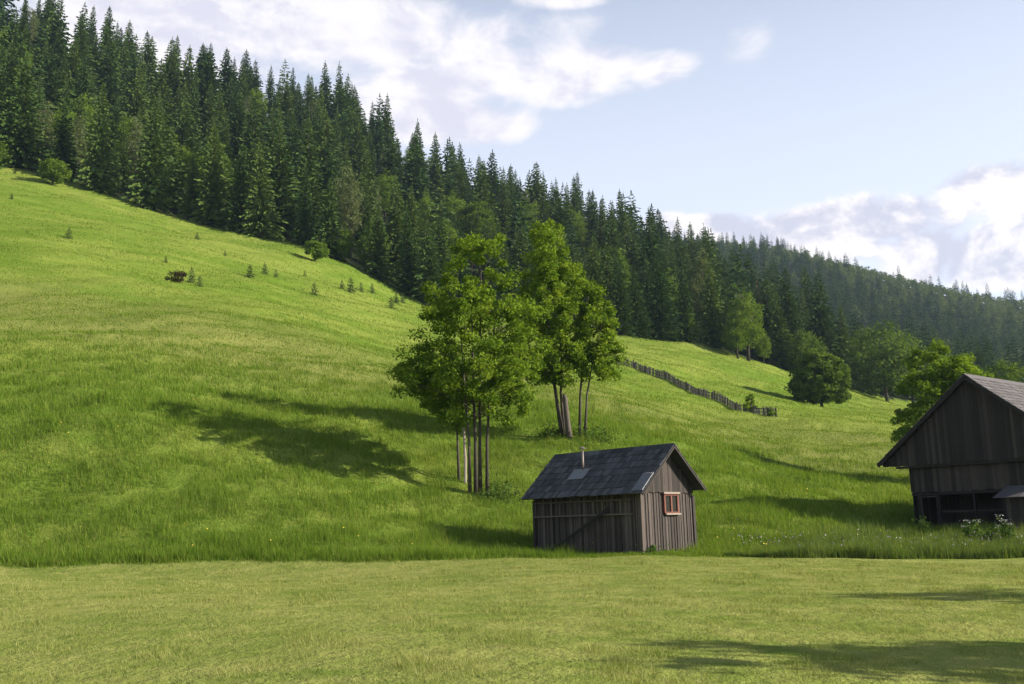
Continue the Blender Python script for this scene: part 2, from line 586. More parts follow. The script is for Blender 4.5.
# ------------------------------------------------------------------ spruces
def spruce_arrays(seed, h, rad, step, nb, cs, cl, base=.05, power=.85, droop=.25, sparse=0.0):
    r = np.random.default_rng(seed)
    Vs = []
    z = h * base
    while z < h * .985:
        f = (z / h - base) / (1 - base)
        rz = rad * (1 - f) ** power * r.uniform(.80, 1.12) + .06
        if f < .12:
            rz *= .8 + f * 1.6
        k = max(4, int(nb * (.55 + .45 * (1 - f)) + r.integers(-1, 2)))
        a0 = r.uniform(0, 6.28)
        for j in range(k):
            if r.random() < sparse:
                continue
            a = a0 + 6.283 * j / k + r.normal(0, .16)
            L = rz * r.uniform(.72, 1.12)
            m = max(2, int(L / (cl * .42)))
            dirv = np.array([math.cos(a), math.sin(a), 0])
            side = np.array([-math.sin(a), math.cos(a), 0])
            up = .75 * f - .12
            for q in range(m):
                s = (q + .6 + r.uniform(-.3, .3)) / m
                c = dirv * L * s + np.array([0, 0, z + L * (up * s - droop * s * s * (1.2 - f)) + r.normal(0, .06)])
                for sg in ((-1, 1) if s < .85 else (0,)):
                    d = dirv * (.75 + .3 * r.random()) + side * sg * (.75 * (1.05 - s)) + np.array([0, 0, -.28 + .25 * f + r.normal(0, .13)])
                    d /= np.linalg.norm(d)
                    u = d * min(cl * (.5 + .6 * (1 - f)), .25 + rz * .75) * r.uniform(.75, 1.2)
                    w_ = np.cross(d, [0, 0, 1.0]) * r.normal(0, .75) + np.array([0, 0, 1.0]) * r.choice([-1, 1]) * r.uniform(.45, 1.1)
                    w_ /= np.linalg.norm(w_) + 1e-6
                    w_ *= min(cs, .10 + rz * .22) * .5 * r.uniform(.8, 1.3)
                    b = c - u * .2
                    Vs.append((b, b + u * .55 + w_, b + u, b + u * .55 - w_))
        for j in range(3 + int(rz * 1.5)):
            a = r.uniform(0, 6.283)
            q = rz * r.uniform(.1, .6)
            b = np.array([math.cos(a) * q, math.sin(a) * q, z + r.normal(0, .2)])
            u = np.array([r.normal(0, 1), r.normal(0, 1), r.normal(0, .5)])
            u *= min(1.2, .08 + rz * .4) / np.linalg.norm(u)
            w_ = np.cross(u, r.normal(0, 1, 3)) * .35
            Vs.append((b - u * .5, b + w_, b + u * .5, b - w_))
        z += step * (.7 + .5 * (1 - f)) * r.uniform(.85, 1.15)
    # leader
    for q in range(6):
        a = r.uniform(0, 6.28)
        b = np.array([0, 0, h * .95 + q * h * .010])
        u = np.array([math.cos(a) * .10, math.sin(a) * .10, min(cl, 1.0) * .8])
        w_ = np.array([-math.sin(a), math.cos(a), 0]) * cs * .22
        Vs.append((b, b + u * .5 + w_, b + u, b + u * .5 - w_))
    V = np.array(Vs)
    n = len(V)
    t = np.clip(r.normal(.5, .26, n), 0, 1)
    return V.reshape(-1, 3), np.arange(4 * n).reshape(-1, 4), t


def spruce_proto(seed, h, rad, kind='spruce', **kw):
    V, Fq, t = spruce_arrays(seed, h, rad, kw.get('step', .55), kw.get('nb', 9), kw.get('cs', .46), kw.get('cl', .95),
                             kw.get('base', .05), kw.get('power', .88), kw.get('droop', .25), kw.get('sparse', .04))
    e = empty('spruce_tree', (0, 0, -500), 'spruce', 'spruce')
    mb = MB()
    mb.tube([(0, 0, -.8), (0, 0, h * .3), (.05, 0, h * .7), (0, 0, h * .97)], [h * .010, h * .007, h * .004, .01], 6)
    mb.build('trunk', M['dark_bark'], e, True)
    np_mesh('crown', V, Fq, M[kind], t, e)
    return e


# ------------------------------------------------------------------ broadleaved trees
def crown_points(ells, nclump, r):
    """clump centres spread through the outer part of a set of ellipsoids (cx,cy,cz,rx,ry,rz,weight)"""
    w = np.array([e[3] * e[4] * e[5] for e in ells], float)
    w /= w.sum()
    out = []
    for e, ww in zip(ells, w):
        k = max(3, int(round(nclump * ww)))
        d = r.normal(size=(k, 3))
        d /= np.linalg.norm(d, axis=1)[:, None]
        rr_ = r.uniform(.25, 1, (k, 1)) ** .45
        out.append(np.array(e[:3]) + d * rr_ * np.array(e[3:6]) * .9)
    return np.concatenate(out)


def leaf_crown(ells, nclump, per, clump_r, leaf, r, mat, parent, flat=.75, bias=(0, 0, .8)):
    C = crown_points(ells, nclump, r)
    k = len(C)
    rad = clump_r * r.uniform(.6, 1.3, k)
    idx = np.repeat(np.arange(k), per)
    d = r.normal(size=(len(idx), 3))
    d /= np.linalg.norm(d, axis=1)[:, None]
    d *= (r.uniform(0, 1, (len(idx), 1)) ** .5)
    P = C[idx] + d * rad[idx][:, None] * np.array([1, 1, flat])
    P[:, 2] -= .15 * rad[idx] * (d[:, 0] ** 2 + d[:, 1] ** 2)
    V, Fq = cards(P, leaf * r.uniform(.65, 1.3, len(P)), .72, r, bias)
    ct = np.clip(r.normal(.5, .16, k), 0, 1)
    t = np.clip(ct[idx] + r.normal(0, .2, len(P)), 0, 1)
    np_mesh('crown', V, Fq, mat, t, parent)
    return C


def trunk_stem(parent, path, rad, C=None, r=None, limbs=0, mat=None, zmin=0.0, sides=8):
    """a tapering stem whose limbs reach out to leaf clumps"""
    mb = MB()
    path = [Vector(p) for p in path]
    n = len(path)
    radii = [rad * (1 - .8 * i / (n - 1)) * (1.25 if i == 0 else 1) for i in range(n)]
    mb.tube(path, radii, sides)
    if C is not None and limbs:
        pick = r.choice(len(C), size=min(limbs, len(C)), replace=False)
        for i in pick:
            c = Vector(C[i])
            zz = max(zmin, min(c.z - .35 * math.hypot(c.x - path[-1].x, c.y - path[-1].y) - .3, path[-1].z - .1))
            for a, b in zip(path[:-1], path[1:]):
                if a.z <= zz <= b.z:
                    f = (zz - a.z) / max(1e-6, b.z - a.z)
                    s = a.lerp(b, f)
                    mid = s.lerp(c, .5) + Vector((r.normal(0, .08), r.normal(0, .08), .12))
                    rb = max(.012, rad * .30 * (1 - .6 * zz / max(path[-1].z, .1)))
                    mb.tube([s, mid, c], [rb, rb * .65, rb * .25], 5)
                    break
    return mb.build('trunk', mat or M['bark'], parent, True)


def broad_proto(seed, name, label, h, rad, mat, leaf=.40, nclump=170, per=34, ells=None, trunk_h=.25, bark='bark', clump=None):
    r = np.random.default_rng(seed)
    e = empty(name, (0, 0, -500), label, 'tree')
    if ells is None:
        ells = [(0, 0, h * .55, rad * .95, rad * .95, h * .40), (rad * .35, rad * .1, h * .42, rad * .65, rad * .7, h * .26),
                (-rad * .4, -rad * .1, h * .45, rad * .6, rad * .6, h * .27), (.1 * rad, -.1 * rad, h * .8, rad * .5, rad * .5, h * .19)]
    C = leaf_crown(ells, nclump, per, clump or rad * .25, leaf, r, M[mat], e)
    trunk_stem(e, [(0, 0, -.6), (.02 * h, 0, h * .25), (0, .02 * h, h * .55), (0, 0, h * .85)], h * .016 + .05, C, r, 14, M[bark], h * trunk_h * .6, 6)
    return e


# ------------------------------------------------------------------ forest
SP = [spruce_proto(11, 22, 4.6, base=.02), spruce_proto(12, 24, 4.2, base=.04, droop=.32), spruce_proto(13, 21, 5.0, base=.02, power=.95),
      spruce_proto(14, 25, 3.9, base=.05, sparse=.1), spruce_proto(15, 19, 4.3, base=.02, nb=10), spruce_proto(16, 26, 3.7, base=.1, sparse=.2, droop=.35, nb=8)]
SPH = [22, 24, 21, 25, 19, 26]
BR = [broad_proto(21, 'broadleaf_tree', 't', 14, 4.2, 'broadleaf'), broad_proto(22, 'broadleaf_tree', 't', 17, 4.0, 'broadleaf'),
      broad_proto(23, 'birch_tree', 't', 19, 3.2, 'birch', .36, 190, 32), broad_proto(24, 'broadleaf_tree', 't', 12, 4.8, 'maple_dark')]
BRH = [14, 17, 19, 12]
first_used = set()


def place(proto, x, y, h_scale, w_scale, rz, label, group):
    tl = rng.normal(0, .022, 2) if proto in SP else (0, 0)
    loc = (x, y, gz(x, y) - .15)
    sc = (w_scale, w_scale, h_scale)
    if proto.name not in first_used:
        first_used.add(proto.name)
        proto.location, proto.rotation_euler, proto.scale = loc, (tl[0], tl[1], rz), sc
        proto['label'] = label
        if group:
            proto['group'] = group
        return proto
    c = copy_thing(proto, loc, rz, sc, label, group)
    c.rotation_euler = (tl[0], tl[1], rz)
    return c


# hand placed front row spruces: px of trunk, px y of base, distance, apparent height in px
front = [(22, 172, 190, 128), (62, 182, 189, 84), (98, 192, 187, 118), (150, 206, 186, 122), (192, 215, 186, 70), (212, 224, 185, 112),
         (240, 229, 183, 98), (262, 237, 182, 105), (304, 246, 180, 92), (330, 254, 178, 84), (378, 278, 176, 78), (408, 290, 174, 100),
         (432, 303, 173, 88), (462, 310, 174, 96), (508, 320, 174, 82), (540, 327, 174, 92), (596, 333, 174, 100), (622, 334, 173, 88),
         (640, 336, 175, 76), (664, 338, 177, 92), (688, 344, 179, 84), (716, 352, 182, 96), (782, 368, 192, 88), (800, 378, 196, 80),
         (826, 390, 202, 108), (846, 394, 205, 84), (866, 396, 206, 70), (920, 402, 215, 66), (945, 402, 220, 60), (985, 402, 226, 62)]
ORD = ['leftmost', 'second', 'third', 'fourth', 'fifth', 'sixth', 'seventh', 'eighth', 'ninth', 'tenth', 'eleventh', 'twelfth', 'thirteenth',
       'fourteenth', 'fifteenth', 'sixteenth', 'seventeenth', 'eighteenth', 'nineteenth', 'twentieth', 'twenty-first', 'twenty-second',
       'twenty-third', 'twenty-fourth', 'twenty-fifth', 'twenty-sixth', 'twenty-seventh', 'twenty-eighth', 'twenty-ninth', 'thirtieth']
placed = []       # x, y, radius
G_FRONT = 'spruces along the lower edge of the forest'
for i, (px, py, d, hp) in enumerate(front):
    p = at(px, py, d)
    k = int(rng.integers(0, 5))
    hm = hp / F * d * 1.02
    s = hm / SPH[k]
    w = 'leftmost' if i == 0 else ORD[i] + ' from the left'
    big = 'tall' if hm > 18.5 else ('low' if hm < 15 else 'dark')
    place(SP[k], p.x, p.y, s, s * rng.uniform(.95, 1.2), rng.uniform(0, 6.28),
          f'{big} spruce in the forest\'s front row above the pasture, {w}', G_FRONT)
    placed.append((p.x, p.y, 3.2))

# hand placed broadleaved trees in and along the forest
BL = [  # proto, px, py(base), d, apparent height px, width factor, label
    (0, 60, 160, 205, 70, 1.0, 'light green round tree between the two leftmost tall spruces of the forest', 'broadleaf'),
    (1, 128, 160, 222, 66, 1.0, 'light green leafy tree behind the gap left of the fourth front spruce'),
    (1, 186, 178, 208, 68, 1.0, 'bright leafy treetop above the low spruce at the forest edge on the left'),
    (2, 350, 250, 186, 104, 1.0, 'pale grey-green slender birch standing in the forest edge above the round bush'),
    (0, 345, 262, 177, 42, .8, 'small leafy tree at the foot of the pale birch'),
    (3, 372, 270, 177, 60, .8, 'dull green leafy tree right of the pale birch'),
    (0, 452, 232, 250, 60, 1.1, 'yellow-green crown inside the forest at the left above the tall clump of thin trunks'),
    (1, 478, 240, 248, 66, 1.1, 'yellow-green tree crown in the forest directly above the tall clump of thin trunks'),
    (0, 520, 240, 256, 56, 1.2, 'broad light tree crown in the forest above the gap of the two leafy clumps'),
    (1, 556, 262, 240, 66, 1.1, 'light green crown in the forest above the second leafy clump'),
    (3, 590, 262, 250, 50, 1.1, 'dull round crown in the forest right of the second leafy clump'),
    (2, 706, 340, 187, 104, .95, 'pale grey-green tall tree in the forest edge above the picket fence'),
    (2, 556, 320, 180, 74, .9, 'grey-green birch at the forest edge behind the second leafy clump'),
    (1, 748, 357, 180, 76, 1.05, 'bright green bulging tree at the forest corner beyond the fence end'),
    (0, 738, 358, 178, 52, 1.1, 'low olive green tree in front of the bright tree at the forest corner'),
    (0, 764, 362, 183, 36, .8, 'small leafy tree tucked beside the bright tree at the forest corner'),
    (1, 690, 345, 179, 44, .7, 'small yellow-green tree between spruces above the picket fence'),
    (3, 806, 374, 190, 50, 1.2, 'dark leafy tree behind the round bush in the far field'),
    (3, 888, 404, 190, 88, 1.05, 'large dull grey-green willow-like tree at the forest foot right of the round bush'),
    (3, 912, 400, 195, 78, 1.0, 'second large dull tree at the forest foot, left behind the sunny maple'),
    (0, 938, 385, 215, 62, 1.1, 'rounded olive tree on the wooded slope above the sunny maple'),
    (1, 972, 395, 190, 58, 1.2, 'green rounded tree right behind the sunny maple above the barn ridge'),
    (3, 1012, 420, 112, 78, 1.05, 'dark green tree at the right picture edge above the barn roof'),
    (3, 858, 384, 215, 62, 1.0, 'shadowy leafy tree between the round bush and the dull grey-green tree'),
]
for b in BL:
    k, px, py, d, hp, wf, lab = b[:7]
    p = at(px, py, d)
    hm = hp / F * d
    s = hm / BRH[k]
    wfac = {0: 1.0, 1: 1.15, 2: .95, 3: 1.0}[k]
    place(BR[k], p.x, p.y, s, s * wf * wfac, rng.uniform(0, 6.28), lab, 'leafy trees of the forest edge')
    placed.append((p.x, p.y, 3.2))

# brown dying spruces
DS = spruce_proto(17, 20, 3.2, 'dead_spruce', sparse=.35, nb=7)
for i, (px, py, d, hp, lab) in enumerate([(762, 345, 205, 84, 'brown dying spruce behind the bright tree at the forest corner'),
                                          (800, 360, 225, 62, 'brown dying spruce right of the forest corner, further back')]):
    p = at(px, py, d)
    s = hp / F * d / 20
    place(DS, p.x, p.y, s, s, i * 2.0, lab, 'brown spruces')
    placed.append((p.x, p.y, 3))

# a handful of skyline trees that the photo shows standing out
SKY = [(340, 62, 300, 74, 5), (92, 6, 330, 82, 1), (118, 22, 330, 76, 3), (176, 44, 330, 66, 1), (200, 52, 335, 70, 0), (242, 56, 325, 66, 3), (292, 66, 330, 72, 3),
       (312, 76, 325, 70, 1), (372, 110, 322, 66, 3), (436, 132, 318, 68, 0), (462, 150, 322, 56, 1), (486, 160, 325, 55, 3), (508, 168, 322, 58, 1),
       (536, 174, 324, 60, 0), (556, 178, 320, 62, 3), (574, 176, 316, 70, 0), (600, 198, 318, 55, 1), (612, 202, 322, 52, 3), (630, 204, 318, 55, 1),
       (648, 212, 320, 54, 3), (660, 218, 322, 50, 1), (676, 226, 322, 50, 3)]
for i, (px, top, d, hp, k) in enumerate(SKY):
    p = at(px, top, d)
    g = gz(p.x, p.y)
    s = (p.z - g) / SPH[k]
    s = min(max(s, .8), 1.5)
    lab = 'tall thin spruce with ragged bare-looking tip, highest against the white cloud' if i == 0 else \
        f'near-ridge spruce with its tip against the sky, {"leftmost" if i == 1 else ORD[i - 1] + " from the left"} standing out'
    place(SP[k], p.x, p.y, s, s * (1.0 if s < 1.25 else .85), rng.uniform(0, 6.28), lab, None if i == 0 else 'spruces on the near skyline')
    placed.append((p.x, p.y, 3.0))


# random fill of the near forest
def scatter(th0, th1, r0f, r1, n, dmin, existing, seed):
    r = np.random.default_rng(seed)
    cell = dmin
    grid = {}
    for x, y, _ in existing:
        grid.setdefault((int(x // cell), int(y // cell)), []).append((x, y, dmin * .62))
    out = []
    th = r.uniform(th0, th1, n)
    u = r.random(n)
    re = r0f(th)
    rr_ = np.sqrt(re ** 2 + u * np.maximum(r1 ** 2 - re ** 2, 0))
    for t, q in zip(th, rr_):
        x, y = q * math.sin(t), q * math.cos(t)
        cx, cy = int(x // cell), int(y // cell)
        ok = True
        for i in (-1, 0, 1):
            for j in (-1, 0, 1):
                for (a, b, dm) in grid.get((cx + i, cy + j), ()):
                    if (a - x) ** 2 + (b - y) ** 2 < dm * dm:
                        ok = False
                        break
        if ok:
            grid.setdefault((cx, cy), []).append((x, y, dmin))
            out.append((x, y))
    return np.array(out)


TH_CORNER = math.atan2(at(775, 350, 200).x, 200)
fill = scatter(-.60, TH_CORNER + .04, lambda t: forest_r(t) + 7, 372, 9000, 8.0, placed, 5)
fz = ground(fill[:, 0], fill[:, 1])
kinds = rng.integers(0, 6, len(fill))
hs = rng.uniform(15, 27.5, len(fill)) * np.where(rng.random(len(fill)) < .15, .75, 1)
broad = rng.random(len(fill)) < .20
hs[broad] = rng.uniform(13, 17, broad.sum())
dist = np.hypot(fill[:, 0], fill[:, 1])
ppx, ppy, pw = project(np.stack([fill[:, 0], fill[:, 1], fz + hs], 1))
_, pby, _ = project(np.stack([fill[:, 0], fill[:, 1], fz], 1))
for b in BL:          # lower, younger trees stand before the leafy crowns
    if b[3] > 200:
        m = (np.abs(ppx - b[1]) < 17) & (dist < b[3] * 1.02)
        lim = b[2] - .30 * b[4]
        f_ = np.clip((pby - lim) / np.maximum(pby - ppy, 1), .22, 1)
        hs = np.where(m, hs * f_, hs)
ppx, ppy, pw = project(np.stack([fill[:, 0], fill[:, 1], fz + hs], 1))
buf = np.full(1400, 700.0)      # smallest image row covered so far, per column (offset 180)
for (x, y, rr_) in placed:
    pass
visible = np.zeros(len(fill), bool)
for i in np.argsort(dist):
    x0 = ppx[i]
    if x0 < -20 or x0 > 1045 or ppy[i] > 420:
        continue
    hw = max(3, int(3.2 / dist[i] * F))
    cols = np.clip((np.arange(int(x0) - hw, int(x0) + hw + 1) + 180), 0, 1399)
    prof = ppy[i] + np.abs(np.arange(-hw, hw + 1)) / hw * (hs[i] * .75 / dist[i] * F)
    gain = np.clip(buf[cols] - prof, 0, 60).sum()
    if ppy[i] + 12 > 0 and gain > 60:
        visible[i] = True
    buf[cols] = np.minimum(buf[cols], prof)
vis = [i for i in np.argsort(dist) if visible[i]]
n_ind = 296 - len(front) - len(SKY) - 2
vis_spr = [i for i in vis if not broad[i]][:n_ind]
vis_brd = [i for i in vis if broad[i]]
ind = set(vis_spr) | set(vis_brd)
for i in vis_spr:
    k = int(kinds[i])
    s = hs[i] / SPH[k]
    if ppx[i] < 330:
        g = 'spruces massed inside the left part of the forest'
        lab = 'dark spruce massed among others inside the forest on the left, behind its front row'
    elif ppx[i] < 600:
        g = 'spruces massed inside the middle of the forest'
        lab = 'dark spruce massed among others up the wooded slope behind the leafy clumps'
    else:
        g = 'spruces massed inside the right part of the forest'
        lab = 'dark spruce massed among others in the right end of the near forest, above the fence'
    place(SP[k], fill[i, 0], fill[i, 1], s, s * rng.uniform(.85, 1.5), rng.uniform(0, 6.28), lab, g)
for i in vis_brd:
    k = int(rng.integers(0, 3))
    s = hs[i] / BRH[k]
    place(BR[k], fill[i, 0], fill[i, 1], s, s, rng.uniform(0, 6.28), 'lighter green leafy crown scattered among the dark spruces inside the forest',
          'leafy crowns scattered inside the forest')


# far woods: one mass
def wood_mass(name, P, label, seed, broad_frac=.15, mat='far_spruce', hmin=10, hmax=17):
    r = np.random.default_rng(seed)
    lows = []
    for q in range(5):
        V, Fq, t = spruce_arrays(100 + q, 20, 3.9, 1.25, 7, .8, 1.9, .04, .72, .25, .05)
        lows.append((V, t))
    lb = []
    for q in range(3):
        rr2 = np.random.default_rng(200 + q)
        C = crown_points([(0, 0, 8, 4.2, 4.2, 6), (1.5, 0, 6, 3.2, 3.2, 4), (-1.5, .5, 6.5, 3, 3, 4)], 30, rr2)
        idx = np.repeat(np.arange(len(C)), 9)
        P2 = C[idx] + rr2.normal(0, .75, (len(idx), 3))
        V, Fq = cards(P2, rr2.uniform(1.0, 1.9, len(P2)), .75, rr2)
        lb.append((V, np.clip(rr2.normal(.75, .12, len(P2)), 0, 1)))
    z = ground(P[:, 0], P[:, 1])
    Vs, ts = [], []
    isb = (np.sin(P[:, 0] * .021 + 1.3) + np.sin(P[:, 1] * .017 + P[:, 0] * .01) + r.normal(0, .8, len(P))) > (2.2 - broad_frac * 8)
    for i in range(len(P)):
        src = lb[r.integers(3)] if isb[i] else lows[r.integers(5)]
        V, t = src
        a = r.uniform(0, 6.283)
        h = r.uniform(hmin, hmax) / 20 * (.8 if isb[i] else 1)
        w = h * r.uniform(.85, 1.15)
        c, s = math.cos(a), math.sin(a)
        X = V[:, 0] * c - V[:, 1] * s
        Y = V[:, 0] * s + V[:, 1] * c
        Vs.append(np.stack([X * w + P[i, 0], Y * w + P[i, 1], V[:, 2] * h + z[i]], 1))
        ts.append(np.clip(t + r.normal(.22 if isb[i] else -.2, .16), 0, 1))
    V = np.concatenate(Vs)
    o = np_mesh(name, V, np.arange(len(V)).reshape(-1, 4), M[mat], np.concatenate(ts))
    return tag(o, label, 'wood', None, 'stuff')


rest = np.array([fill[i] for i in range(len(fill)) if i not in ind])
if len(rest):
    wood_mass('dense_wood', rest, 'rear and hidden spruces of the near forest, reading as one dark mass', 31, .05, hmin=17, hmax=25)
far = scatter(TH_CORNER - .10, .62, lambda t: np.maximum(forest_r(t) + 8, np.where(t < TH_CORNER + .03, 400, 0)), 840, 20000, 6.8, placed, 6)
wood_mass('hill_wood', far, 'dark mixed wood covering the far hill at the right, faded by haze', 32, .28)

# ------------------------------------------------------------------ the leafy clumps by the shed
def tree_root(name, px, py, d, label, cat='tree', group=None):
    p = at(px, py, d)
    return empty(name, (p.x, p.y, gz(p.x, p.y)), label, cat, group), p


r1 = np.random.default_rng(41)
t1, p1 = tree_root('maple_tree', 477, 487, 49, 'tallest leafy clump left of the shed, four thin straight trunks from one foot', group='leafy trees by the shed')
ell1 = [(.1, .6, 7.4, 2.9, 4.8, 3.8), (.45, .3, 11.0, 2.1, 2.6, 3.0), (-.6, .2, 9.8, 1.7, 2.4, 2.2), (2.1, 0, 7.4, 1.7, 2.8, 3.3), (-1.9, 0, 8.6, 1.4, 2.2, 2.6), (-2.8, .2, 6.0, 1.6, 2.4, 1.9),
        (1.4, -.4, 4.6, 2.0, 2.4, 1.3), (-.3, -1.0, 5.4, 2.0, 2.2, 2.0)]
C1 = leaf_crown(ell1, 370, 112, .46, .15, r1, M['maple'], t1)
for k, (dx, dy, tx, ty, hh, rad) in enumerate([(-.36, .1, -.9, .2, 9.0, .085), (-.06, -.1, -.1, -.2, 10.6, .10), (.14, .12, .4, .5, 11.4, .095), (.48, 0, 1.3, .1, 9.8, .085)]):
    m = .45 * r1.normal(0, .25)
    trunk_stem(t1, [(dx, dy, -.4), (dx * 1.05 + .03, dy, 2.6), (dx * .6 + tx * .35, dy * .6 + ty * .35, 5.2 + m), (tx * .75, ty * .75, 8), (tx, ty, hh)], rad, C1, r1, 26, M['bark'], 3.6)

t1b, p1b = tree_root('maple_sapling', 459, 476, 50.5, 'slim young tree with low crown beside the grey stake, left of the tallest clump', group='leafy trees by the shed')
r2 = np.random.default_rng(42)
C2 = leaf_crown([(-.9, .4, 5.0, 1.6, 2.6, 1.7), (-2.0, .2, 5.4, 1.2, 2.0, 1.1), (-.3, .2, 3.5, 1.0, 1.9, 1.1)], 130, 105, .42, .15, r2, M['maple'], t1b)
trunk_stem(t1b, [(0, 0, -.4), (-.05, 0, 2.2), (-.3, 0, 4.4), (-.8, 0, 6.2)], .07, C2, r2, 12, M['bark'], 2.6)

st = at(465, 478, 50.2)
mb = MB()
mb.tube([(0, 0, -.5), (.03, 0, 1.2), (-.02, 0, 2.75)], [.075, .07, .06], 7)
o = mb.build('stake', M['pale_wood'])
o.location = (st.x, st.y, gz(st.x, st.y))
tag(o, 'bare grey stake upright in the grass left of the tallest clump', 'stake')

t2, p2 = tree_root('maple_tree', 566, 440, 57.5, 'middle leafy tree behind the shed, forked trunk beside a thick broken stub', group='leafy trees by the shed')
r3 = np.random.default_rng(43)
ell2 = [(-.8, 0, 8.0, 1.9, 3.1, 3.0), (-.5, 0, 11.2, 1.6, 2.3, 1.9), (.5, .2, 8.6, 1.3, 2.3, 2.4), (-1.6, 0, 5.0, 1.6, 2.4, 2.0), (.2, -.4, 4.6, 1.3, 1.8, 1.8), (-.8, -.3, 3.7, 1.3, 1.6, 1.0), (-.9, 0, 12.4, .8, .9, .9)]
C3 = leaf_crown(ell2, 310, 105, .46, .165, r3, M['maple'], t2)
trunk_stem(t2, [(-.15, 0, -.4), (-.5, 0, 2.5), (-.85, 0, 5.5), (-.7, 0, 9), (-.6, 0, 12.2)], .12, C3, r3, 24, M['bark'], 3.0)
trunk_stem(t2, [(-.05, .1, -.4), (-.2, .1, 2.5), (-.05, .1, 5.5), (.3, .1, 9.5)], .10, C3, r3, 16, M['bark'], 3.0)
sb = at(570, 440, 57.2)
mb = MB()
mb.tube([(0, 0, -.4), (-.08, 0, .6), (-.16, 0, 1.6), (-.2, 0, 2.35), (-.28, 0, 2.6)], [.22, .17, .155, .14, .05], 9)
o = mb.build('broken_trunk', M['bark'], None, True)
o.location = (sb.x, sb.y, gz(sb.x, sb.y))
tag(o, 'thick broken-off trunk stub between the forked trunks behind the shed', 'tree stump')

t3, p3 = tree_root('maple_tree', 581, 438, 57.8, 'smaller leafy tree right of the other two behind the shed, twin slim trunks', group='leafy trees by the shed')
r4 = np.random.default_rng(44)
ell3 = [(1.1, 0, 6.2, 1.5, 1.6, 2.3), (.9, 0, 8.1, .95, 1.1, 1.4), (1.8, 0, 4.6, 1.1, 1.3, 1.4), (0, .2, 5.4, 1.1, 1.4, 2.0), (.8, -.2, 4.0, 1.1, 1.2, 1.1)]
C4 = leaf_crown(ell3, 170, 100, .42, .165, r4, M['maple'], t3)
trunk_stem(t3, [(-.1, 0, -.4), (.05, 0, 2.4), (.35, 0, 5), (.8, 0, 8.6)], .09, C4, r4, 16, M['bark'], 3.0)
trunk_stem(t3, [(.2, .1, -.4), (.45, .1, 2.4), (.9, .1, 4.6), (1.5, .1, 6.6)], .075, C4, r4, 12, M['bark'], 2.6)

# sunny maple behind the barn
t5, p5 = tree_root('maple_tree', 950, 468, 66, 'sunny yellow-green round maple standing right behind the barn gable')
r5 = np.random.default_rng(45)
base5 = t5.location.z
C5 = leaf_crown([(-.3, 0, 5.4, 3.2, 2.8, 3.2), (-.3, 0, 8.2, 2.3, 2.0, 1.8), (1.0, 0, 7.2, 2.4, 2.2, 2.0), (-2.1, -.3, 3.8, 2.0, 1.9, 2.3), (1.9, .2, 4.5, 1.8, 1.9, 2.4)], 330, 100, .48, .185, r5, M['maple'], t5)
trunk_stem(t5, [(0, 0, -.4), (0, 0, 2), (.2, 0, 4.5), (.3, 0, 7.4)], .17, C5, r5, 30, M['bark'], 1.4)

# round tree in the far field
t6, p6 = tree_root('round_tree', 822, 408, 135, 'single dense dome-shaped tree standing alone in the far field')
r6 = np.random.default_rng(46)
C6 = leaf_crown([(0, 0, 4.2, 4.3, 4.2, 3.9), (-.8, 0, 5.3, 3.0, 3.0, 3.0), (1.5, 0, 3.4, 2.8, 2.8, 2.5), (-2.0, 0, 3.2, 2.4, 2.4, 2.3), (-2.2, 0, 2.2, 2.3, 2.3, 1.7), (2.2, 0, 2.2, 2.2, 2.3, 1.7), (.3, 0, 5.8, 2.8, 2.8, 2.6)], 560, 60, .62, .34, r6, M['maple_dark'], t6)
trunk_stem(t6, [(0, 0, -.4), (0, 0, 1.6), (.1, 0, 4), (0, 0, 7)], .22, C6, r6, 30, M['bark'], .9)

# little trees and bushes on the pasture
def bush(name, px, py, d, h, rad, mat, label, seed, per=60, nc=36, leaf=.22, trunk=False, group=None):
    p = at(px, py, d)
    e = empty(name, (p.x, p.y, gz(p.x, p.y)), label, 'bush', group)
    r = np.random.default_rng(seed)
    C = leaf_crown([(0, 0, h * .52, rad, rad, h * .46), (rad * .3, 0, h * .4, rad * .75, rad * .7, h * .32)], nc, per, rad * .32, leaf, r, M[mat], e)
    trunk_stem(e, [(0, 0, -.3), (0, 0, h * .3), (0, 0, h * .8)], .05 + h * .012, C, r, 10, M['bark'], .15, 6)
    return e


bush('hazel_bush', 52, 184, 180, 5.8, 2.9, 'broadleaf', 'round bright green bush at the upper left edge of the pasture', 61, 80, 60, .36)
bush('hazel_bush', -2, 168, 186, 5.4, 2.6, 'broadleaf', 'bright bush cut by the left picture edge at the forest corner', 62, 70, 50, .36)
bush('hazel_bush', 315, 254, 165, 3.6, 2.2, 'broadleaf', 'round grey-green bush on a short stem at the forest edge mid slope', 63, 80, 46, .30)
bush('hazel_bush', 176, 281, 108, 1.5, 1.25, 'scrub', 'low dark brownish bush alone on the open pasture', 64, 60, 24, .16)
bush('fence_sapling', 752, 412, 100, 2.3, .75, 'maple', 'light green sapling growing at the lower end of the picket fence', 65, 50, 16, .2)
bush('fence_sapling', 770, 417, 97, .9, .5, 'maple', 'low leafy sprout beside the very end of the picket fence', 66, 40, 8, .17)

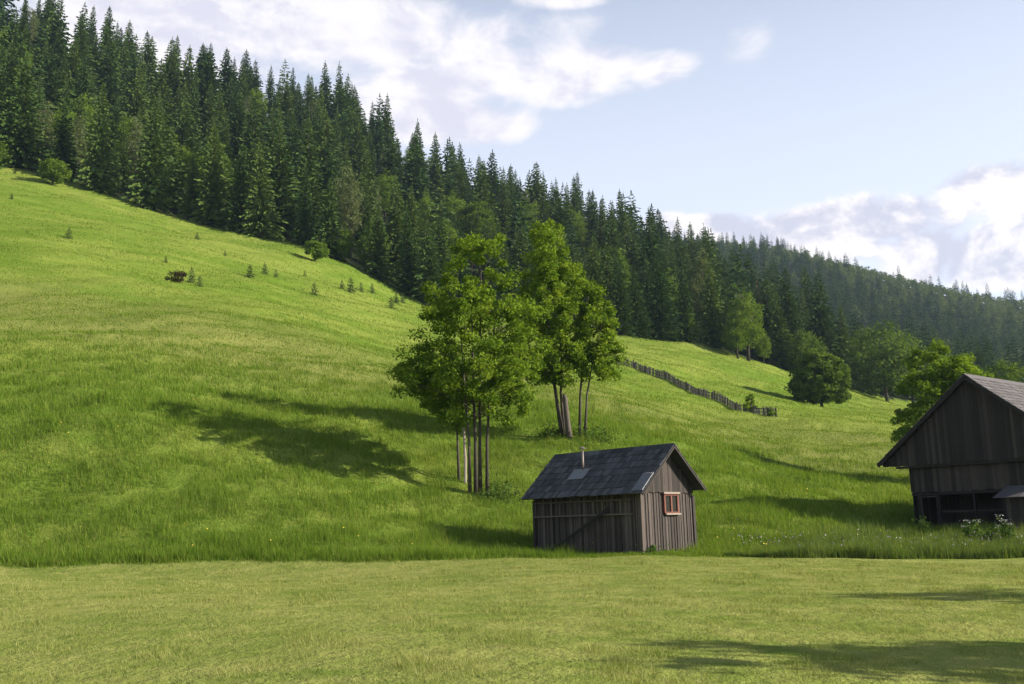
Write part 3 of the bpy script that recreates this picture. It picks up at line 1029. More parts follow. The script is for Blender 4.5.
# young spruces on the pasture
M['young'] = foliage_mat('young_needles', (.035, .060, .024), (.065, .098, .036), (.11, .15, .06), .15, True, .4)
YS = spruce_proto(71, 2.0, .75, 'young', step=.22, nb=7, cs=.09, cl=.30, base=.08, sparse=.05)
YS.name = 'young_spruce'
for i, (px, py, d, h, lab) in enumerate([
        (175, 274, 110, 1.3, 'tiny spruce standing just behind the dark brownish bush on the pasture'),
        (192, 268, 113, 1.9, 'pale young spruce right of the dark brownish bush on the pasture'),
        (200, 271, 111, 1.4, 'small dark young spruce, rightmost of those beside the dark brownish bush'),
        (166, 253, 122, 1.0, 'small lone spruce seedling uphill of the dark brownish bush'),
        (69, 232, 122, 1.5, 'dark young spruce alone on the upper left pasture below the round bush'),
        (12, 192, 155, 1.2, 'dark low spruce seedling high on the pasture at the far left'),
        (197, 239, 155, 1.2, 'spruce seedling just below the forest edge, highest of the scattered group'),
        (225, 252, 146, 1.0, 'spruce seedling in the scattered group, left of the taller pair'),
        (250, 273, 132, 1.9, 'taller young spruce with clear shadow among the scattered seedlings'),
        (265, 264, 140, 1.8, 'taller young spruce uphill right of its twin among the scattered seedlings'),
        (276, 268, 138, 1.2, 'small seedling close beside the taller young spruce'),
        (314, 286, 132, 1.8, 'lone young spruce below the round grey-green bush'),
        (305, 264, 152, 1.2, 'low seedling at the left foot of the round grey-green bush'),
        (342, 280, 148, 1.5, 'seedling on the slope right of the round grey-green bush'),
        (351, 281, 148, 2.4, 'largest young spruce near the forest edge right of the round grey-green bush'),
        (361, 277, 154, 1.6, 'young spruce just right of the largest one near the forest edge'),
        (372, 278, 158, 1.6, 'young spruce close under the forest edge, upper right of the group'),
        (391, 300, 146, 2.0, 'young spruce beside the long tree shadow near the forest edge'),
        (396, 287, 160, 1.9, 'young spruce between the long shadow and the dark forest edge'),
        (402, 285, 163, 2.0, 'last young spruce at the right of the scattered group by the forest')]):
    p = at(px, py, d)
    place(YS, p.x, p.y, h / 2.0, h / 2.0 * rng.uniform(.9, 1.2), rng.uniform(0, 6), lab, 'young spruces scattered on the pasture')['category'] = 'spruce'

# trees standing to the right, outside the picture, whose shadows cross the meadow
OT = [(24.0, 18.3, 9.0, 'leafy tree beyond the right picture edge shading the middle of the meadow'),
      (18.3, 9.9, 9.0, 'leafy tree beyond the right picture edge shading the meadow foreground'),
      (21.0, 10.8, 8.4, 'leafy tree beyond the right picture edge, behind the nearest one')]
for i, (x, y, h, lab) in enumerate(OT):
    e = empty('roadside_tree', (x, y, gz(x, y)), lab, 'tree', 'trees beyond the right edge')
    r = np.random.default_rng(80 + i)
    C = leaf_crown([(0, 0, h * .62, h * .26, h * .22, h * .34), (h * .12, 0, h * .5, h * .2, h * .2, h * .25)], 60, 40, .55, .26, r, M['maple'], e)
    trunk_stem(e, [(0, 0, -.3), (0, 0, h * .3), (0, 0, h * .9)], .16, C, r, 18, M['bark'], h * .25)

# ------------------------------------------------------------------ picket fence
fa, fb = at(614, 361, 121), at(776, 421, 97)
fe = empty('picket_fence', (fa.x, fa.y, gz(fa.x, fa.y)), 'long grey picket fence running down the far pasture', 'fence')
O = Vector(fe.location)
L = math.hypot(fb.x - fa.x, fb.y - fa.y)
ux, uy = (fb.x - fa.x) / L, (fb.y - fa.y) / L
pm, rm = MB(), MB()
xs = np.arange(0, L, .155)
fxy = np.stack([fa.x + ux * xs, fa.y + uy * xs], 1)
fxy[:, 0] += .12 * np.sin(xs * .25)
fzz = ground(fxy[:, 0], fxy[:, 1])
lean = 0
for i, q in enumerate(xs):
    if random.random() < .05:
        continue
    lean = .85 * lean + random.gauss(0, .03)
    h = random.uniform(.72, 1.0)
    P = Vector((fxy[i, 0], fxy[i, 1], fzz[i] - .05)) - O
    wdt = random.uniform(.09, .14)
    pm.box(P, Vector((ux, uy, 0)) * wdt, Vector((-uy, ux, 0)) * .03, Vector((ux * lean, uy * lean, 1)) * h)
for zr in (.28, .62):
    for i in range(0, len(xs) - 13, 13):
        a = Vector((fxy[i, 0], fxy[i, 1], fzz[i] + zr)) - O + Vector((-uy, ux, 0)) * .04
        b = Vector((fxy[i + 13, 0], fxy[i + 13, 1], fzz[i + 13] + zr)) - O + Vector((-uy, ux, 0)) * .04
        rm.box(a, b - a, Vector((-uy, ux, 0)) * .05, Vector((0, 0, .08)))
pm.build('picket_panel', M['fence'], fe)
rm.build('rail', M['fence'], fe)
for i in range(0, len(xs), 13):
    P = Vector((fxy[i, 0], fxy[i, 1], fzz[i] - .4)) - O + Vector((-uy, ux, 0)) * .10
    MB().box(P, Vector((ux, uy, 0)) * .11, Vector((-uy, ux, 0)) * .11, Vector((0, 0, 1.15))).build('post', M['fence'], fe)


# ------------------------------------------------------------------ shed
SW, SL = 3.2, 5.5
nc = at(643, 553, 37)
SZ = .42
shed = empty('wooden_shed', (nc.x, nc.y, SZ), 'small dark plank shed with steep shingled roof at the meadow edge', 'shed', rz=R(44))
EAVE_Z, APEX_Z, OH, OHR = 2.25, 4.05, .42, .24
sl = (APEX_Z - EAVE_Z) / (SW / 2 + OH)


def roof_z(x):
    return APEX_Z - abs(x - SW / 2) * sl


# walls: backing + boards + battens
w = MB()
hw0 = roof_z(.06) - .1
w.b(.03, SW - .03, .03, .07, -.8, hw0, .2)
w.b(.03, SW - .03, SL - .07, SL - .03, -.8, hw0, .2)
w.b(.03, .07, .07, SL - .07, -.8, hw0, .2)
w.b(SW - .07, SW - .03, .07, SL - .07, -.8, hw0, .2)
w.prism([(.05, .04, hw0 - .01), (SW - .05, .04, hw0 - .01), (SW / 2, .04, APEX_Z - .12)], (0, .03, 0), .2)
w.prism([(.05, SL - .07, hw0 - .01), (SW - .05, SL - .07, hw0 - .01), (SW / 2, SL - .07, APEX_Z - .12)], (0, .03, 0), .2)
w.build('wall', M['plank'], shed)
WX0, WX1, WZ0, WZ1 = 1.34, 2.22, 1.52, 2.27


def vboards(mb, x0, x1, z0, z1f, put, bw=(.12, .19), skip=None, gap=.012, depth=.03, battens=.6):
    x = x0
    while x < x1 - .02:
        bwid = min(random.uniform(*bw), x1 - x)
        zt = z1f(x + bwid / 2)
        d = depth * random.uniform(.7, 1.3)
        spans = [(z0 + random.uniform(0, .06), zt)]
        if skip and x + bwid > skip[0] and x < skip[1]:
            spans = [(z0, skip[2]), (skip[3], zt)]
        for a, b in spans:
            if b - a > .05:
                put(mb, x, x + bwid - gap, a, b, d, random.random())
                if random.random() < battens:
                    put(mb, x - .025, x + .025, a + .02, b - .02, d + .022, random.random())
        x += bwid


def put_front(mb, a, b, z0, z1, d, t):      # gable face, towards -y
    mb.b(a, b, .028 - d, .028, z0, z1, t)


def put_side(mb, a, b, z0, z1, d, t):       # long face, towards -x
    mb.b(.028 - d, .028, a, b, z0, z1, t)


def put_back(mb, a, b, z0, z1, d, t):
    mb.b(a, b, SL - .028, SL - .028 + d, z0, z1, t)


def put_far(mb, a, b, z0, z1, d, t):
    mb.b(SW - .028, SW - .028 + d, a, b, z0, z1, t)


w = MB()
vboards(w, .02, SW - .02, -.6, lambda x: 2.32, put_front, skip=(WX0 - .03, WX1 + .03, WZ0 - .03, WZ1 + .03), battens=.85)
w.build('gable_boards', M['plank'], shed)
w = MB()
vboards(w, .02, SL - .02, -.6, lambda x: 2.5, put_side, battens=.7)
w.build('side_boards', M['plank'], shed)
w = MB()
vboards(w, .02, SW - .02, -.6, lambda x: min(roof_z(x) - .12, 3.9), put_back)
w.build('gable_boards', M['plank'], shed)
w = MB()
vboards(w, .02, SL - .02, -.6, lambda x: 2.5, put_far)
w.build('side_boards', M['plank'], shed)
# gable triangle, a little proud, tight boards
w = MB()
x = .02
while x < SW - .03:
    bwid = min(random.uniform(.10, .16), SW - .02 - x)
    za, zb = min(roof_z(x), roof_z(x + bwid)), 2.31 + random.uniform(-.03, .02)
    if za - .06 > zb:
        w.b(x, x + bwid - .008, -.055 - random.uniform(0, .012), -.03, zb, za - .05)
    x += bwid
w.build('gable_triangle', M['barn_plank'], shed)
for (xx, yy) in ((-.06, -.06), (SW - .08, -.06), (-.06, SL - .08), (SW - .08, SL - .08)):
    MB().b(xx, xx + .14, yy, yy + .14, -.7, 2.2).build('corner_post', M['plank'], shed)
# eave beam under the front slope
w = MB()
w.b(-.16, -.04, -.40, SL + .25, 2.27, 2.37)
for q in np.arange(-.1, SL + .2, .75):
    w.b(-.34, -.17, q, q + .08, 2.22, 2.28)
w.build('eave_beam', M['plank'], shed)

# window
wf = MB()
t_ = .075
wf.b(WX0, WX1, -.07, .02, WZ1 - t_, WZ1, .4)
wf.b(WX0, WX1, -.07, .02, WZ0, WZ0 + t_, .4)
for a in (WX0, WX0 + (WX1 - WX0) / 2 - t_ * .5, WX1 - t_):
    wf.b(a, a + t_, -.065, .018, WZ0 + t_, WZ1 - t_, .7)
win = wf.build('window', M['rust_red'], shed)
MB().b(WX0 + .02, WX1 - .02, -.02, -.008, WZ0 + .02, WZ1 - .02).build('pane', M['glass'], win)
MB().b(WX0 - .06, WX1 + .06, -.12, -.0701, WZ1 - .01, WZ1 + .06, .6).build('lintel', M['pale_wood'], win)
MB().b(WX0 + .02, WX1 + .03, -.13, -.0701, WZ0 - .04, WZ0 + .02, .6).build('sill', M['pale_wood'], win)


# roof
def slope_frame(side, w_, apex_z, slope, oh):
    run = w_ / 2 + oh
    n = math.hypot(1, slope)
    sx = -1 if side == 0 else 1
    down = Vector((sx / n, 0, -slope / n))
    nor = Vector((sx * slope / n, 0, 1 / n))
    return Vector((w_ / 2, 0, apex_z)), down, nor, run * n


def shingle_roof(parent, w_, y0, y1, apex_z, slope, oh, rows, cw, mat, name, side, th=.022, deck=.03):
    o, down, nor, ln = slope_frame(side, w_, apex_z, slope, oh)
    mb = MB()
    yv = Vector((0, 1, 0))
    mb.box(o + yv * y0 - nor * deck * .5 + down * .01, yv * (y1 - y0), down * (ln - .02), nor * deck, .3)
    rl = ln / rows
    for k in range(rows):
        s0 = k * rl
        y = y0 - .03 - random.random() * cw * .5
        rowt = random.uniform(-.15, .15)
        while y < y1 + .02:
            ww = cw * random.uniform(.7, 1.25)
            yb = min(y + ww - .010, y1 + .03)
            ya = max(y, y0 - .03)
            if yb - ya > .03:
                lift = random.uniform(.0, .010)
                st_ = o + yv * ya + down * max(0, s0 - .02) + nor * (deck * .5 + .004 + lift)
                length = rl + .05 + random.uniform(-.02, .035)
                # tilt: butt end rides over the next course
                mb.box(st_, yv * (yb - ya), down * length + nor * (th * 1.15), nor * th, min(1, max(0, random.gauss(.5, .25) + rowt)))
            y += ww
    return mb.build(name, mat, parent)


shingle_roof(shed, SW, -.45, SL + .30, APEX_Z, sl, OH, 7, .17, M['shingle'], 'roof_slope', 0)
shingle_roof(shed, SW, -.45, SL + .30, APEX_Z, sl, OHR, 7, .17, M['shingle'], 'roof_slope', 1)
rg = MB()
y = -.48
while y < SL + .30:
    q = min(y + random.uniform(.5, .8), SL + .32)
    rg.box((SW / 2, y, APEX_Z + .085), (-.2, 0, -.2 * sl), (0, q - y - .01, 0), (.015, 0, .02))
    rg.box((SW / 2, y, APEX_Z + .088), (.2, 0, -.2 * sl), (0, q - y - .01, 0), (.015, 0, .02))
    y = q
rg.build('ridge_cap', M['shingle'], shed)
for sd in (0, 1):
    o_, dn, no, ln = slope_frame(sd, SW, APEX_Z, sl, OHR if sd else OH)
    vb = MB()
    vb.box(o_ + Vector((0, -.485, 0)) - no * .06 + dn * .0, Vector((0, .03, 0)), dn * (ln + .02), no * .06, .15)
    vb.build('barge_board', M['plank'], shed)
    # purlin ends and soffit boards beneath the gable overhang
# metal corrugated sheet near the front corner
o_, dn, no, ln = slope_frame(0, SW, APEX_Z, sl, OH)
cm_ = MB()
for q in range(6):
    yy = -.42 + q * .085
    cm_.box(o_ + Vector((0, yy, 0)) + dn * (ln * .60) + no * .068, Vector((0, .045, 0)), dn * (ln * .36), no * .03, q / 9)
cm_.box(o_ + Vector((0, -.43, 0)) + dn * (ln * .60) + no * .062, Vector((0, .52, 0)), dn * (ln * .36), no * .012, .5)
cm_.build('metal_sheet', M['metal'], shed)
fl = MB()
fl.box(o_ + Vector((0, 3.05, 0)) + dn * (ln * .40) + no * .075, Vector((0, .85, 0)), dn * .62, no * .012, .5)
fl.box(o_ + Vector((0, 3.05, 0)) + dn * (ln * .40) + no * .088, Vector((0, .03, 0)), dn * .62, no * .012, .5)
fl.box(o_ + Vector((0, 3.87, 0)) + dn * (ln * .40) + no * .088, Vector((0, .03, 0)), dn * .62, no * .012, .5)
fl.build('flashing', M['metal'], shed)
pc = o_ + Vector((0, 3.42, 0)) + dn * (ln * .44)
ch = MB()
ch.tube([pc - Vector((0, 0, .1)), pc + Vector((0, 0, .86))], [.052, .052], 12)
chim = ch.build('chimney_pipe', M['pipe'], shed, True)
cp = MB()
cp.tube([pc + Vector((0, 0, .93)), pc + Vector((0, 0, .95)), pc + Vector((0, 0, 1.02))], [.13, .13, .02], 12)
for a in range(3):
    an = a * 2.094
    cp.tube([pc + Vector((.06 * math.cos(an), .06 * math.sin(an), .82)), pc + Vector((.08 * math.cos(an), .08 * math.sin(an), .94))], [.008, .008], 4)
cp.build('rain_cap', M['pipe'], chim)

# ladder hung on the front wall, and a plank leaning on it
rot = Matrix.Rotation(R(44), 3, 'Z')


def shed_pt(x, y, z):
    return Vector(shed.location) + rot @ Vector((x, y, z))


la = empty('ladder', shed_pt(-.13, 2.85, 1.52), 'long wooden ladder hung sideways under the shed eave', 'ladder', rz=R(44))
for zz in (0, .52):
    MB().box((-.02, -2.55, zz), (.045, 0, 0), (0, 5.2, .02 if zz else 0), (0, 0, .055)).build('rail', M['ladder'], la)
for k in range(12):
    yy = -2.45 + k * .445
    MB().b(-.012, .018, yy, yy + .05, .056, .519).build('rung', M['ladder'], la)
pk = MB()
pk.box((-.2, 0, 0), (.035, 0, 0), (0, .06, .09), (.0, -3.4, 1.72))
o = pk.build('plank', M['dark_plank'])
o.location = shed_pt(-.05, 4.7, .02)
o.rotation_euler = (0, 0, R(44))
tag(o, 'long dark plank leaning slantwise against the shaded shed wall', 'plank')

# ------------------------------------------------------------------ barn
ap = at(967, 377, 46)
BA = R(-50)
brot = Matrix.Rotation(BA, 3, 'Z')
bx = brot @ Vector((1, 0, 0))
HWD = 4.35
# eave tip: find half width so that it lands on photo column 882
best = min(np.linspace(3, 6, 301), key=lambda q: abs(project([[ap.x - bx.x * q, ap.y - bx.y * q, 4.2]])[0][0] - 881))
HWD = float(best)
tipz = [at(882, 466, ap.y - bx.y * HWD).z][0]
BZ = .75
barn = empty('wooden_barn', (ap.x, ap.y, BZ), 'large dark plank barn with broad overhanging gable, cut by the right edge', 'barn', rz=BA)
BAP = ap.z - BZ            # local apex
BEV = tipz - BZ
bsl = (BAP - BEV) / HWD
BLN = 11.0


def wall_x_for(col, z):
    return float(min(np.linspace(0, HWD, 401), key=lambda q: abs(project([[ap.x - bx.x * q, ap.y - bx.y * q, z]])[0][0] - col)))


BW = wall_x_for(908, 3.4)
BW2 = wall_x_for(916, 2.0)
zband = at(910, 493, ap.y - bx.y * BW).z - BZ
w = MB()
x = -HWD + .12
while x < HWD - .15:
    bwid = min(random.uniform(.13, .22), HWD - .12 - x)
    za = BAP - max(abs(x), abs(x + bwid)) * bsl - .06
    zb = BEV - .08 + random.uniform(-.02, .02)
    if za > zb:
        w.b(x, x + bwid - .008, -.03 - random.uniform(0, .02), 0, zb, za)
    x += bwid
w.prism([(-HWD + .15, .005, BEV - .05), (HWD - .15, .005, BEV - .05), (0, .005, BAP - .08)], (0, .04, 0), .1)
w.build('gable_boards', M['barn_plank'], barn)
w = MB()
x = -BW
while x < BW - .03:
    bwid = min(random.uniform(.13, .22), BW - x)
    w.b(x, x + bwid - .008, .20 - random.uniform(0, .02), .23, zband + random.uniform(-.03, .03), BEV - .04)
    x += bwid
w.b(-BW, BW, .235, .27, zband + .04, BEV - .02, .1)
w.build('wall_band', M['barn_plank'], barn)
w = MB()
w.b(-HWD + .8, HWD - .8, -.06, .20, BEV - .20, BEV - .105, .3)
w.build('gable_beam', M['barn_plank'], barn)
w = MB()
w.b(-BW, BW, .20, .34, zband - .14, zband - .031, .3)
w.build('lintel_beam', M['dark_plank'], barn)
# side walls
for sx in (-1, 1):
    w = MB()
    y = .28
    while y < BLN - .1:
        bwid = random.uniform(.14, .22)
        xa = sx * BW
        w.b(min(xa, xa - sx * .03), max(xa, xa - sx * .03), y, y + bwid - .008, -.8 if sx > 0 else -.8, BEV + .5)
        y += bwid
    w.build('side_wall', M['barn_plank'], barn)
w = MB()
y = -BW + .05
while y < BW - .1:
    w.b(y, y + .18, BLN - .1, BLN - .06, -.8, BAP - max(abs(y), abs(y + .18)) * bsl - .1)
    y += .19
w.build('rear_wall', M['barn_plank'], barn)
# inner wall of the open bay, a floor of posts
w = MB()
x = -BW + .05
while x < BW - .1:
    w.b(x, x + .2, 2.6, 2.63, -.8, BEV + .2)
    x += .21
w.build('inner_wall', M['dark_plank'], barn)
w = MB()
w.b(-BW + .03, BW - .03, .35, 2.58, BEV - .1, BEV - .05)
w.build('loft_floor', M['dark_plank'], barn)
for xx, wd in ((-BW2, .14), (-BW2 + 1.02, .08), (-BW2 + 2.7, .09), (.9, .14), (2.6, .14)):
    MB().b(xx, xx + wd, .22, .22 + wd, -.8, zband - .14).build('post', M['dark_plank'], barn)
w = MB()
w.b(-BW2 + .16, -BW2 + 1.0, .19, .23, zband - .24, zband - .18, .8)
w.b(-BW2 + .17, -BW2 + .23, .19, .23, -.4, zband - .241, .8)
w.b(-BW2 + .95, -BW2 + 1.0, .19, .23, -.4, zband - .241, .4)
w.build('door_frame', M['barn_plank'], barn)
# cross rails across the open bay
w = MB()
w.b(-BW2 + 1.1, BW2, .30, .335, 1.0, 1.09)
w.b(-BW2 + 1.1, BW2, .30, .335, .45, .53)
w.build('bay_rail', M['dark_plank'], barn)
# roof
shingle_roof(barn, 0, -.30, BLN, BAP + .04, bsl, HWD, 20, .2, M['barn_shingle'], 'roof_slope', 0, .025)
shingle_roof(barn, 0, -.30, BLN, BAP + .04, bsl, HWD, 20, .2, M['barn_shingle'], 'roof_slope', 1, .025)
for sd in (0, 1):
    o_, dn, no, ln = slope_frame(sd, 0, BAP + .04, bsl, HWD)
    MB().box(o_ + Vector((0, -.335, 0)) - no * .14, Vector((0, .035, 0)), dn * (ln + .03), no * .15, .2).build('barge_board', M['barn_plank'], barn)
w = MB()
w.box((0, -.32, BAP + .13), (-.25, 0, -.25 * bsl), (0, BLN + .3, 0), (0, 0, .02), .4)
w.box((0, -.32, BAP + .133), (.25, 0, -.25 * bsl), (0, BLN + .3, 0), (0, 0, .02), .5)
w.build('ridge_cap', M['barn_shingle'], barn)
# lean-to in front of the bay at the right
lx = wall_x = float(min(np.linspace(-2, HWD, 601), key=lambda q: abs(project([[ap.x + bx.x * q, ap.y + bx.y * q, 2.6]])[0][0] - 1006)))
w = MB()
for k in range(9):
    ya = .15
    w.box((lx + k * .28, ya, zband + .10), (.27, 0, 0), (0, -1.5, -.52), (0, 0, .03))
w.build('lean_to_roof', M['barn_shingle'], barn)
w = MB()
x = lx + .45
while x < lx + 2.4:
    w.b(x, x + .17, -1.12, -1.09, -.8, zband - .38)
    x += .18
y = -1.08
while y < .1:
    w.b(lx + .45, lx + .48, y, y + .17, -.8, zband - .30)
    y += .18
w.build('lean_to_wall', M['barn_plank'], barn)


# ------------------------------------------------------------------ grass
def visible_polar(n, th0, th1, r0, r1, power, r):
    th = r.uniform(th0, th1, n)
    u = r.random(n)
    # density per area falls as R**-power
    e = 2 - power
    if abs(e) < 1e-6:
        q = r0 * (r1 / r0) ** u
    else:
        q = (r0 ** e + u * (r1 ** e - r0 ** e)) ** (1 / e)
    return q * np.sin(th), q * np.cos(th)


brotn = np.array(brot)
srotn = np.array(rot)


def inside_buildings(x, y):
    q = (np.stack([x - nc.x, y - nc.y], 1)) @ srotn[:2, :2]
    a = (q[:, 0] > -.05) & (q[:, 0] < SW + .05) & (q[:, 1] > -.05) & (q[:, 1] < SL + .05)
    q = (np.stack([x - ap.x, y - ap.y], 1)) @ brotn[:2, :2]
    b = (np.abs(q[:, 0]) < BW + .05) & (q[:, 1] > .1) & (q[:, 1] < BLN)
    return a | b


def grass(name, x, y, h, w_, mat, label, r, lean=.35, tint_mu=.5, tint_sd=.2):
    P = np.stack([x, y, ground(x, y) - .03], 1)
    V, Fq = blades(P, h, w_, r, lean)
    t = r.normal(tint_mu, tint_sd * 1.25, len(P)) + .32 * vnoise(x, y, .9, 77)
    t = np.clip(np.where(r.random(len(P)) < .1, t + .45, t), 0, 1)
    return tag(np_mesh(name, V, Fq, M[mat], t), label, 'grass', None, 'stuff')


def vnoise(x, y, s, seed):
    r = np.random.default_rng(seed)
    v = np.zeros_like(x)
    for k in range(5):
        a, p, L = r.uniform(0, 6.28), r.uniform(0, 6.28), s * r.uniform(.6, 1.7)
        v += np.sin((x * math.cos(a) + y * math.sin(a)) * 6.28 / L + p + 1.2 * np.sin((y * math.cos(a) - x * math.sin(a)) * 4 / L))
    return v / 5


rg_ = np.random.default_rng(91)
# mown meadow
x, y = visible_polar(560000, -.56, .56, 8.0, 37.5, 1.4, rg_)
k = (y < edge_y(x) + .1) & ~inside_buildings(x, y)
x, y = x[k], y[k]
d = np.hypot(x, y)
cl = vnoise(x, y, 1.6, 3) + .6 * vnoise(x, y, .5, 4)
h = (.04 + .06 * np.clip(cl + .1, 0, 2)) * rg_.uniform(.5, 1.6, len(x))
grass('mown_grass', x, y, h, np.maximum(.006, d * .00045) * rg_.uniform(.7, 1.3, len(x)), 'mown', 'short mown yellow-green grass of the meadow in front', rg_, .9, .48, .3)
# tall grass on the slope
x, y = visible_polar(520000, -.58, .50, 35, 96, 1.9, rg_)
k = (y > edge_y(x)) & ~inside_buildings(x, y)
x, y = x[k], y[k]
d = np.hypot(x, y)
cl = vnoise(x, y, 3.5, 5) + .7 * vnoise(x, y, 1.1, 6)
fade = np.clip((98 - d) / 30, .35, 1)
h = (.27 + .22 * cl) * rg_.uniform(.45, 1.6, len(x)) * fade * np.where((np.abs(x - 4.2) < 2.2) & (y < 38.5), .5, 1) * np.where((x > 14) & (y < 52), .7, 1)
h = np.maximum(h, .1)
# softer at the foot of the shed's gable
grass('tall_grass', x, y, h, np.maximum(.018, d * .00052) * rg_.uniform(.7, 1.3, len(x)), 'grass', 'tall uncut green grass on the slope above the meadow', rg_, .5, .5, .22)
# pasture tufts further up
x, y = visible_polar(260000, -.58, .46, 85, 215, 1.6, rg_)
th_ = np.arctan2(x, y)
d = np.hypot(x, y)
k = d < forest_r(th_) + 2
x, y, d = x[k], y[k], d[k]
cl = vnoise(x, y, 9, 7) + .6 * vnoise(x, y, 3, 8)
h = (.16 + .08 * cl) * rg_.uniform(.5, 1.5, len(x))
grass('pasture_grass', x, y, np.maximum(h, .05), d * .0006 * rg_.uniform(.7, 1.4, len(x)), 'grass', 'shorter pasture grass on the upper hillside', rg_, .5, .62, .2)
# rank verge in front of the barn and along the meadow edge
n = 90000
x = rg_.uniform(7.5, 26, n)
y = edge_y(x) + np.abs(rg_.normal(0, 1, n)) * np.clip((x - 6) * .35, .3, 3.2)
k = ~inside_buildings(x, y)
x, y = x[k], y[k]
h = (.46 + .2 * vnoise(x, y, 1.3, 9)) * rg_.uniform(.5, 1.35, len(x)) * np.clip((x - 6.5) / 5, .35, 1)
grass('verge_grass', x, y, h, .022 * rg_.uniform(.6, 1.4, len(x)), 'verge', 'rank flowering grass along the meadow edge before the barn', rg_, .22, .5, .25)
n = 26000
x = rg_.uniform(-22, 8, n)
oy = rg_.normal(.15, .42, n)
y = edge_y(x) + np.where(oy < 0, oy * .8, oy)
k = ~inside_buildings(x, y)
x, y = x[k], y[k]
h = (.27 + .16 * vnoise(x, y, 1.7, 10)) * rg_.uniform(.4, 1.5, len(x)) * np.where(x > 1.5, .5, 1) * np.clip(1 + 1.2 * (y - edge_y(x)), .3, 1)
grass('edge_grass', x, y, h, .022 * rg_.uniform(.6, 1.4, len(x)), 'grass', 'uncut grass edge standing along the mown meadow', rg_, .3, .45, .25)


# flowers
def flowers(name, x, y, hh, size, mat, label):
    P = np.stack([x, y, ground(x, y) + hh], 1)
    V, Fq = cards(P, size, .9, rg_, (0, -.5, .8))
    return tag(np_mesh(name, V, Fq, M[mat], np.full(len(P), .5)), label, 'flowers', None, 'stuff')


x, y = visible_polar(700, -.5, .5, 36.5, 60, 2, rg_)
k = (y > edge_y(x) + .2) & ~inside_buildings(x, y) & (vnoise(x, y, 9, 12) > -.05)
flowers('yellow_flowers', x[k], y[k], rg_.uniform(.3, .55, k.sum()), rg_.uniform(.03, .07, k.sum()), 'flower_yellow', 'yellow flower heads dotted in the tall grass')
x = rg_.uniform(8, 25, 650)
y = edge_y(x) + np.abs(rg_.normal(0, 1, 650)) * 1.8
hh = rg_.uniform(.35, .75, 650)
flowers('violet_flowers', x[:380], y[:380], hh[:380], rg_.uniform(.03, .07, 380), 'flower_violet', 'violet flower heads in the rank verge before the barn')
flowers('white_flowers', x[380:], y[380:], hh[380:], rg_.uniform(.02, .05, 270), 'flower_white', 'whitish flower heads in the rank verge before the barn')

# big umbel plants in front of the barn bay
for i, (px, d, h, lab) in enumerate([(1008, 39.5, 1.15, 'tall white-flowered herb in front of the lean-to of the barn'),
                                     (972, 40.5, 1.0, 'white-flowered herb before the middle of the dark barn bay'),
                                     (925, 42.5, .95, 'thin seeding herb beside the door frame of the barn bay'),
                                     (990, 40.2, .85, 'low leafy herb between the two white-flowered herbs by the barn')]):
    p = at(px, 540, d)
    e = empty('umbel_plant', (p.x, p.y, gz(p.x, p.y)), lab, 'plant', 'tall herbs by the barn bay')
    r = np.random.default_rng(120 + i)
    sm, C = MB(), []
    for q in range(7):
        a, rr_ = r.uniform(0, 6.28), r.uniform(.1, .5)
        tip = Vector((math.cos(a) * rr_, math.sin(a) * rr_, h * r.uniform(.7, 1.1)))
        sm.tube([(0, 0, -.1), tip * .5 + Vector((0, 0, .1)), tip], [.016, .012, .007], 5)
        C.append(tip)
    sm.build('stem', M['herb'], e)
    L = np.array([np.array(c) * f for c in C for f in r.uniform(.25, .85, 26)]) + r.normal(0, .11, (26 * len(C), 3))
    V, Fq = cards(L, r.uniform(.08, .2, len(L)), .6, r)
    np_mesh('leaves', V, Fq, M['herb'], np.clip(r.normal(.5, .2, len(L)), 0, 1), e)
    if i < 2:
        U = np.array([np.array(c) for c in C for _ in range(14)]) + r.normal(0, 1, (14 * len(C), 3)) * np.array([.09, .09, .025])
        V, Fq = cards(U, r.uniform(.04, .07, len(U)), .9, r, (0, 0, 2))
        fu = np_mesh('flower_umbels', V, Fq, M['flower_white'], np.full(len(U), .5), e)
        fu['kind'] = 'stuff'

# broad leaved herbs round the trunks
for i, (px, py, d, w_, lab) in enumerate([(500, 487, 48.6, .9, 'low dark herbs at the foot of the tallest clump'),
                                          (592, 437, 57.5, 1.2, 'leafy undergrowth at the foot of the twin slim trunks'),
                                          (556, 440, 57.8, .9, 'leafy undergrowth left of the forked trunks'),
                                          (650, 549, 37.2, .35, 'small light weed growing at the near corner of the shed')]):
    p = at(px, py, d)
    e = empty('weed_patch', (p.x, p.y, gz(p.x, p.y)), lab, 'plant')
    r = np.random.default_rng(140 + i)
    n = 500 if w_ > .5 else 90
    L = np.stack([r.normal(0, w_ * .6, n), r.normal(0, w_ * .5, n), np.abs(r.normal(0, .35, n)) * min(1, w_) + .05], 1)
    zz = ground(p.x + L[:, 0], p.y + L[:, 1]) - e.location.z
    L[:, 2] += zz
    V, Fq = cards(L, r.uniform(.08, .2, n), .6, r)
    np_mesh('leaves', V, Fq, M['herb'], np.clip(r.normal(.5, .2, n), 0, 1), e)

# ------------------------------------------------------------------ light
SUN_EL, SUN_AZ = R(24.8), R(99)      # azimuth measured from +Y towards +X
sv = Vector((math.sin(SUN_AZ) * math.cos(SUN_EL), math.cos(SUN_AZ) * math.cos(SUN_EL), math.sin(SUN_EL)))
sl_ = bpy.data.lights.new('sun', 'SUN')
sl_.energy = 5.0
sl_.angle = R(.53)
sl_.color = (1.0, .90, .74)
so = bpy.data.objects.new('sun', sl_)
COL.objects.link(so)
so.rotation_euler = sv.to_track_quat('Z', 'Y').to_euler()

